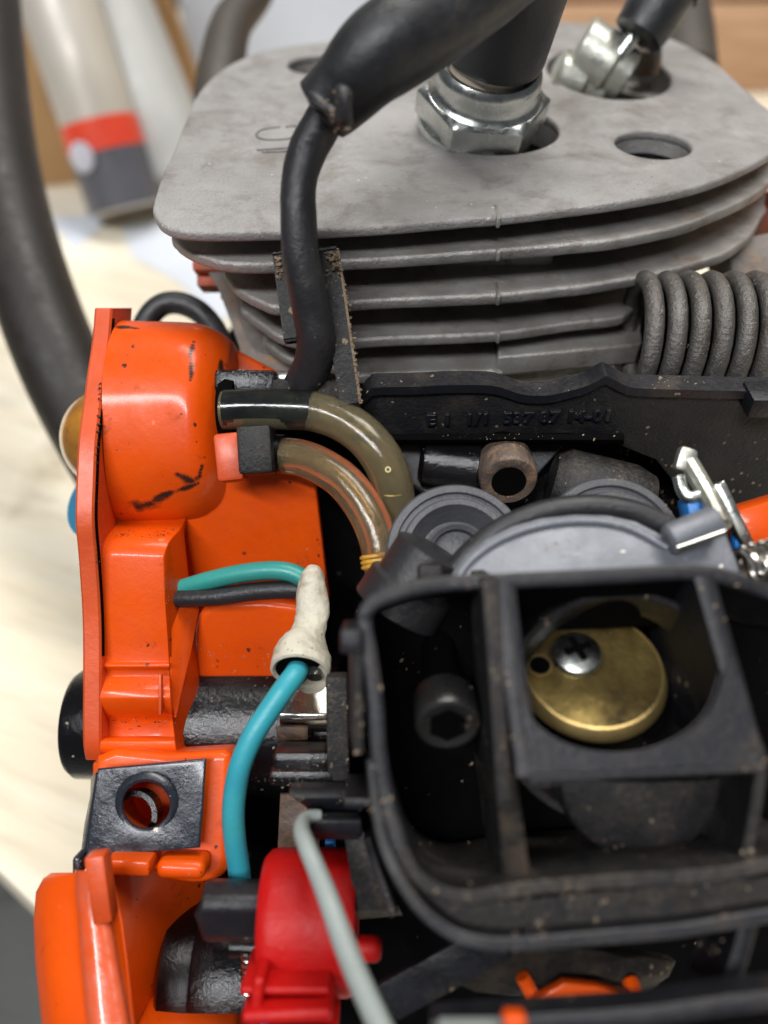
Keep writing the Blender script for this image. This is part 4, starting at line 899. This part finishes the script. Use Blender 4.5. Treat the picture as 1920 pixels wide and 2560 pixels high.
part('core', m_tube(ps([(690,1137,12.2),(770,1150,12.0),(850,1195,11.75),(905,1260,11.6),(938,1330,11.5),(948,1400,11.45),(946,1480,11.6)]), 0.11, 12, 5), 'dark_steel', line2)
part('tie_ring', join([m_lathe([(i*0.07, 0.235), (i*0.07+0.02, 0.262), (i*0.07+0.05, 0.262), (i*0.07+0.07, 0.235)], W(944, 1384, 11.47), W(949, 1420, 11.45) - W(944, 1384, 11.47), 28) for i in range(3)]), 'yellow', line2)
part('line_stub', m_tube(ps([(640,1132,12.3),(712,1136,12.18)]), 0.30, 24, 1), 'black_gloss', line2)
grom = part('grommet_block', m_box(W(620, 960, 12.6), 0.95, 0.36, 0.6, EX - EU * 0.02, EU, 0.06), 'black_gloss')
part('grommet_hole', m_lathe([(0, 0.44), (0.1, 0.50), (0.24, 0.48), (0.27, 0.3)], W(552, 1026, 12.5), (1, 0, 0), 32), 'shade_black', grom)
part('line_clamp', m_box(W(645, 1128, 11.95), 0.50, 0.70, 0.7, EX + EU * -0.02, EU + EX * -0.06, 0.05), 'black', grom)
part('clamp_tab', m_box(W(578, 1145, 12.1), 0.40, 0.72, 0.5, EX, EU - EX * 0.10, 0.06), 'orange_rim', cover)

# ---- wires and the cream splice
part('green_wire', m_tube(ps([(395,1480,12.9),(450,1472,12.7),(520,1452,12.5),(600,1434,12.35),(680,1426,12.25),(735,1434,12.2),(775,1460,12.2)]), 0.145, 20, 6), 'teal2')
part('black_wire', m_tube(ps([(395,1500,12.8),(450,1496,12.6),(540,1492,12.45),(640,1478,12.35),(740,1474,12.25),(775,1485,12.2)]), 0.145, 20, 6), 'wire_black')
spl = part('splice_sleeve', wob(m_tube(ps([(783,1418,12.0),(783,1428,11.95),(782,1450,11.9),(780,1500,11.85),(778,1550,11.8),(770,1585,11.7),(760,1615,11.6),(754,1645,11.48),(751,1668,11.38),(750,1672,11.36)]),
           [0.05,0.16,0.205,0.235,0.25,0.27,0.36,0.42,0.425,0.425], 44, 9), 0.05, 2.6, 0.014), 'cream')
part('sleeve_mouth', m_lathe([(-0.03, 0.33), (0.02, 0.35), (0.05, 0.385), (0.03, 0.42), (-0.08, 0.425), (-0.03, 0.33)], W(750, 1674, 11.35), (W(751, 1668, 11.36) - W(756, 1635, 11.52)), 36), 'cream', spl)
part('sleeve_bore', m_lathe([(0.0, 0.36), (0.008, 0.36)], W(750, 1675, 11.345), (W(751, 1668, 11.36) - W(756, 1635, 11.52)), 30), 'shade_black', spl)
part('pin_socket', m_tube([W(788, 1672, 11.35), W(786, 1694, 11.26)], 0.11, 16, 1, inner=0.07), 'dark_steel', spl)
part('teal_wire', m_tube(ps([(752,1655,11.5),(738,1685,11.15),(708,1725,11.0),(670,1780,10.95),(632,1840,10.9),(602,1910,10.9),(588,1975,10.95),(583,2040,11.0),(588,2110,11.1),(597,2170,11.2),(603,2240,11.3)]), [0.15,0.155,0.155,0.155,0.155,0.155,0.155,0.155,0.155,0.155,0.155], 24, 6), 'teal')
term = part('spade_terminal', m_xprism([(1680,12.3,705,820),(1720,12.15,702,822),(1760,12.0,700,822),(1785,11.9,698,822),(1800,11.9,698,822),(1812,12.0,698,822),(1830,12.3,700,820),(1830,12.4,700,820),(1680,12.4,705,820)], 0.02), 'steel')
part('terminal_foot', m_xprism([(1815,12.1,690,770),(1835,12.1,690,770),(1850,12.2,695,770),(1850,12.5,695,770),(1815,12.5,690,770)], 0.03), 'rust', term)

# ---- handles, rear bits, dome
part('front_handle', m_tube(ps([(-60,-260,24),(-45,-60,23),(-30,150,22),(-10,350,21),(22,520,20.3),(72,700,19.6),(135,870,19.2),(200,1010,19),(300,1180,18.6),(420,1330,18),(560,1440,17)]), 0.98, 36, 7), 'handle')
part('handle_bow', m_tube(ps([(700,-140,24),(640,-20,23),(580,60,22),(556,160,21.2),(545,260,20.8),(560,380,20.5)]), [0.42,0.5,0.55,0.6,0.62,0.6], 24, 6), 'handle_brown')
part('handle_bow', m_tube(ps([(1690,-140,26),(1700,0,25),(1712,90,24),(1720,200,23)]), 0.85, 24, 6), 'handle_brown')
part('fuel_cap_dome', m_lathe([(-0.5, 0.96), (-0.42, 1.0), (-0.36, 0.93)] + [(-0.36 + 0.95 * math.sin(R(a_)), 0.93 * math.cos(R(a_))) for a_ in range(8, 90, 8)] + [(0.59, 0.01)], W(250, 1080, 13.8), Vector((-0.55, -0.35, 0.75)), 48), 'amber')
part('dome_core', m_lathe([(-0.5, 0.3), (0.0, 0.3), (0.15, 0.1)], W(250, 1080, 13.8), Vector((-0.55, -0.35, 0.75)), 24), 'orange_old')
part('blue_pad', m_lathe([(-0.1, 0.72), (0.0, 0.76), (0.15, 0.72), (0.15, 0.4)], W(262, 1258, 14.4), Vector((-0.35, -0.3, 0.75)), 48), 'blue_felt')
part('rear_hose', m_tube(ps([(345,880,15.6),(362,810,15.6),(400,765,15.6),(450,758,15.6),(505,785,15.6),(545,840,15.5),(555,900,15.4)]), 0.22, 20, 6), 'rubber')
side_c = part('caked_casting', m_loft([[W(u_, v_, 14.9), W(u2, v_, 14.7), W(u2, v_, 16), W(u_, v_, 16)] for v_, u_, u2 in ((650,500,640),(720,545,700),(800,575,760),(870,600,800),(960,600,860),(1020,600,860))]), 'dusty_metal')
part('rear_bracket', m_box(W(555, 675, 15.2), 0.95, 0.26, 0.8, EX, EU, 0.05), 'orange_old', side_c)
part('rear_bracket', m_box(W(528, 705, 15.3), 0.45, 0.30, 0.5, EX, EU, 0.05), 'orange_old', side_c)
part('rear_bracket', m_box(W(582, 742, 15.2), 0.35, 0.34, 0.5, EX - EU * 0.5, EU, 0.08), 'orange_old', side_c)
part('chrome_lever', m_box(W(705, 945, 14.0), 0.9, 0.22, 0.3, EX, EU, 0.08), 'zinc', side_c)
part('exhaust_guard', m_box(W(1950, 560, 15.6), 0.7, 1.2, 1.5, EX, EU, 0.1), 'orange_old', side_c)
part('exhaust_plate', m_box(W(1900, 660, 15.3), 1.6, 0.9, 1.0, EX, EU - EX * 0.2, 0.1), 'dusty_metal', side_c)
part('spring_housing', m_box(cs + Vector((6.4, 0, 0)) + EF * 1.55, 3.8, 2.7, 0.6, EX, EU, 0.1), 'dusty_metal', side_c)
# bits of orange deep at the bottom
part('inner_web', m_tube(ps([(1305,2440,9.8),(1330,2490,9.8),(1335,2560,9.7)]), 0.09, 8, 3), 'orange', case)
part('inner_web', m_plate(ps([(1330,2505,9.6),(1410,2458,9.6),(1490,2466,9.6),(1590,2494,9.6),(1615,2512,9.6),(1500,2532,9.6),(1440,2500,9.6),(1345,2545,9.6)]), 0.15, None, 0.03), 'orange', case)
part('inner_web', m_tube(ps([(1575,2450,9.9),(1605,2530,9.6)]), 0.10, 8, 1), 'orange', case)
ribbon('front_cover_edge', [(1080,2580,7.7),(1300,2565,7.7),(1600,2545,7.7),(1800,2518,7.7),(2050,2490,7.7)], 0.18, 0.4, 'black_frame')
part('pale_edge', m_box(W(1200, 2578, 7.6), 0.8, 0.12, 0.3, EX, EU, 0.04), 'rod')
part('orange_tip', m_box(W(1285, 2545, 7.5), 0.22, 0.12, 0.2, EX, EU, 0.05, 3), 'orange')
part('packed_debris', wob(m_loft([[W(u_ + 1.0 * w_ * math.cos(a_), v_ + h_ * math.sin(a_), d_) for a_ in [k * 0.3927 for k in range(16)]] for u_, v_, w_, h_, d_ in ((1400,2425,300,70,10.6),(1400,2425,290,65,10.1),(1400,2425,230,50,9.95),(1400,2425,120,30,9.9))]), 0.10, 3.0, 0.05), 'black_caked', case)
part('lower_strut', m_box(W(1110, 2425, 9.9), 1.6, 0.12, 0.5, EX + EU * 0.55, EF, 0.03), 'black_frame', case)

# ================================================================== LOOSE SAWDUST (uncountable)
bpy.context.view_layer.update()
dg = bpy.context.evaluated_depsgraph_get()
campos = Vector((0, 0, CAMZ * CM))
bm = bmesh.new()
def crumb(p, n, s):
    n = n.normalized(); t = n.orthogonal().normalized(); b_ = n.cross(t); a0 = random.random() * 6.28
    l = 1 + random.random() * 1.3
    vs = []
    for k in range(5):
        a_ = a0 + k * 1.2566; rr = s * (0.6 + random.random() * 0.6)
        off = t * math.cos(a_) * rr * l + b_ * math.sin(a_) * rr
        rot = off
        vs.append(bm.verts.new(p + rot + n * s * 0.05))
    tp = bm.verts.new(p + n * s * (0.5 + random.random() * 0.5) + t * s * 0.2 * (random.random() - 0.5))
    for k in range(5): bm.faces.new((vs[k], vs[(k+1) % 5], tp))
zones = [  # u0, v0, u1, v1, count, min cm, max cm
 (900, 965, 1920, 1150, 420, 0.010, 0.028), (1000, 1100, 1900, 1260, 90, 0.012, 0.03), (880, 1450, 1920, 2380, 240, 0.010, 0.030),
 (440, 1620, 830, 1960, 200, 0.008, 0.022), (690, 1600, 920, 2140, 130, 0.010, 0.026), (700, 620, 920, 1010, 170, 0.008, 0.022),
 (240, 1300, 440, 1900, 55, 0.007, 0.015), (190, 1890, 560, 2200, 40, 0.010, 0.026), (400, 100, 1900, 560, 300, 0.005, 0.014), (420, 520, 1900, 600, 120, 0.006, 0.014), (560, 640, 1600, 950, 200, 0.006, 0.016),
 (1540, 690, 1920, 960, 110, 0.010, 0.022), (950, 2200, 1900, 2360, 40, 0.010, 0.022), (1000, 1200, 1700, 1420, 60, 0.010, 0.026), (460, 600, 700, 950, 80, 0.015, 0.035)]
for (u0, v0, u1, v1, n, s0, s1) in zones:
    cl = [(random.uniform(u0, u1), random.uniform(v0, v1)) for _ in range(max(3, n // 16))]
    for _ in range(int(n * 1.4)):
        if random.random() < 0.8:
            c = random.choice(cl); u, v = random.gauss(c[0], 28), random.gauss(c[1], 14)
        else: u, v = random.uniform(u0, u1), random.uniform(v0, v1)
        ok, loc, nor, idx, ob, mt = scene.ray_cast(dg, campos, ray(u, v).normalized())
        if not ok or nor.dot(ray(u, v)) > 0 and False: continue
        if nor.dot(ray(u, v)) > 0: nor = -nor
        if nor.z < 0.15: continue
        root = ob
        while root.parent: root = root.parent
        if root != saw: continue
        if ob.name.startswith(('fuel_line', 'choke_lever', 'teal', 'cover_boss', 'boss', 'ignition', 'cap_', 'plug')): continue
        s = (s0 * 0.5 + (s1 - s0 * 0.5) * random.random() ** 2.2) * (1.6 if random.random() < 0.04 else 1)
        crumb(loc / CM, nor, s * 0.6)
me = from_bm(bm)
dust = finish('sawdust', me, M['chip']); dust['kind'] = 'stuff'
tag(dust, 'fine sawdust crumbs scattered over the black and grey chainsaw parts', 'sawdust')
print('objects', len(bpy.data.objects), 'tris', sum(len(o.data.polygons) for o in bpy.data.objects if o.type == 'MESH'))
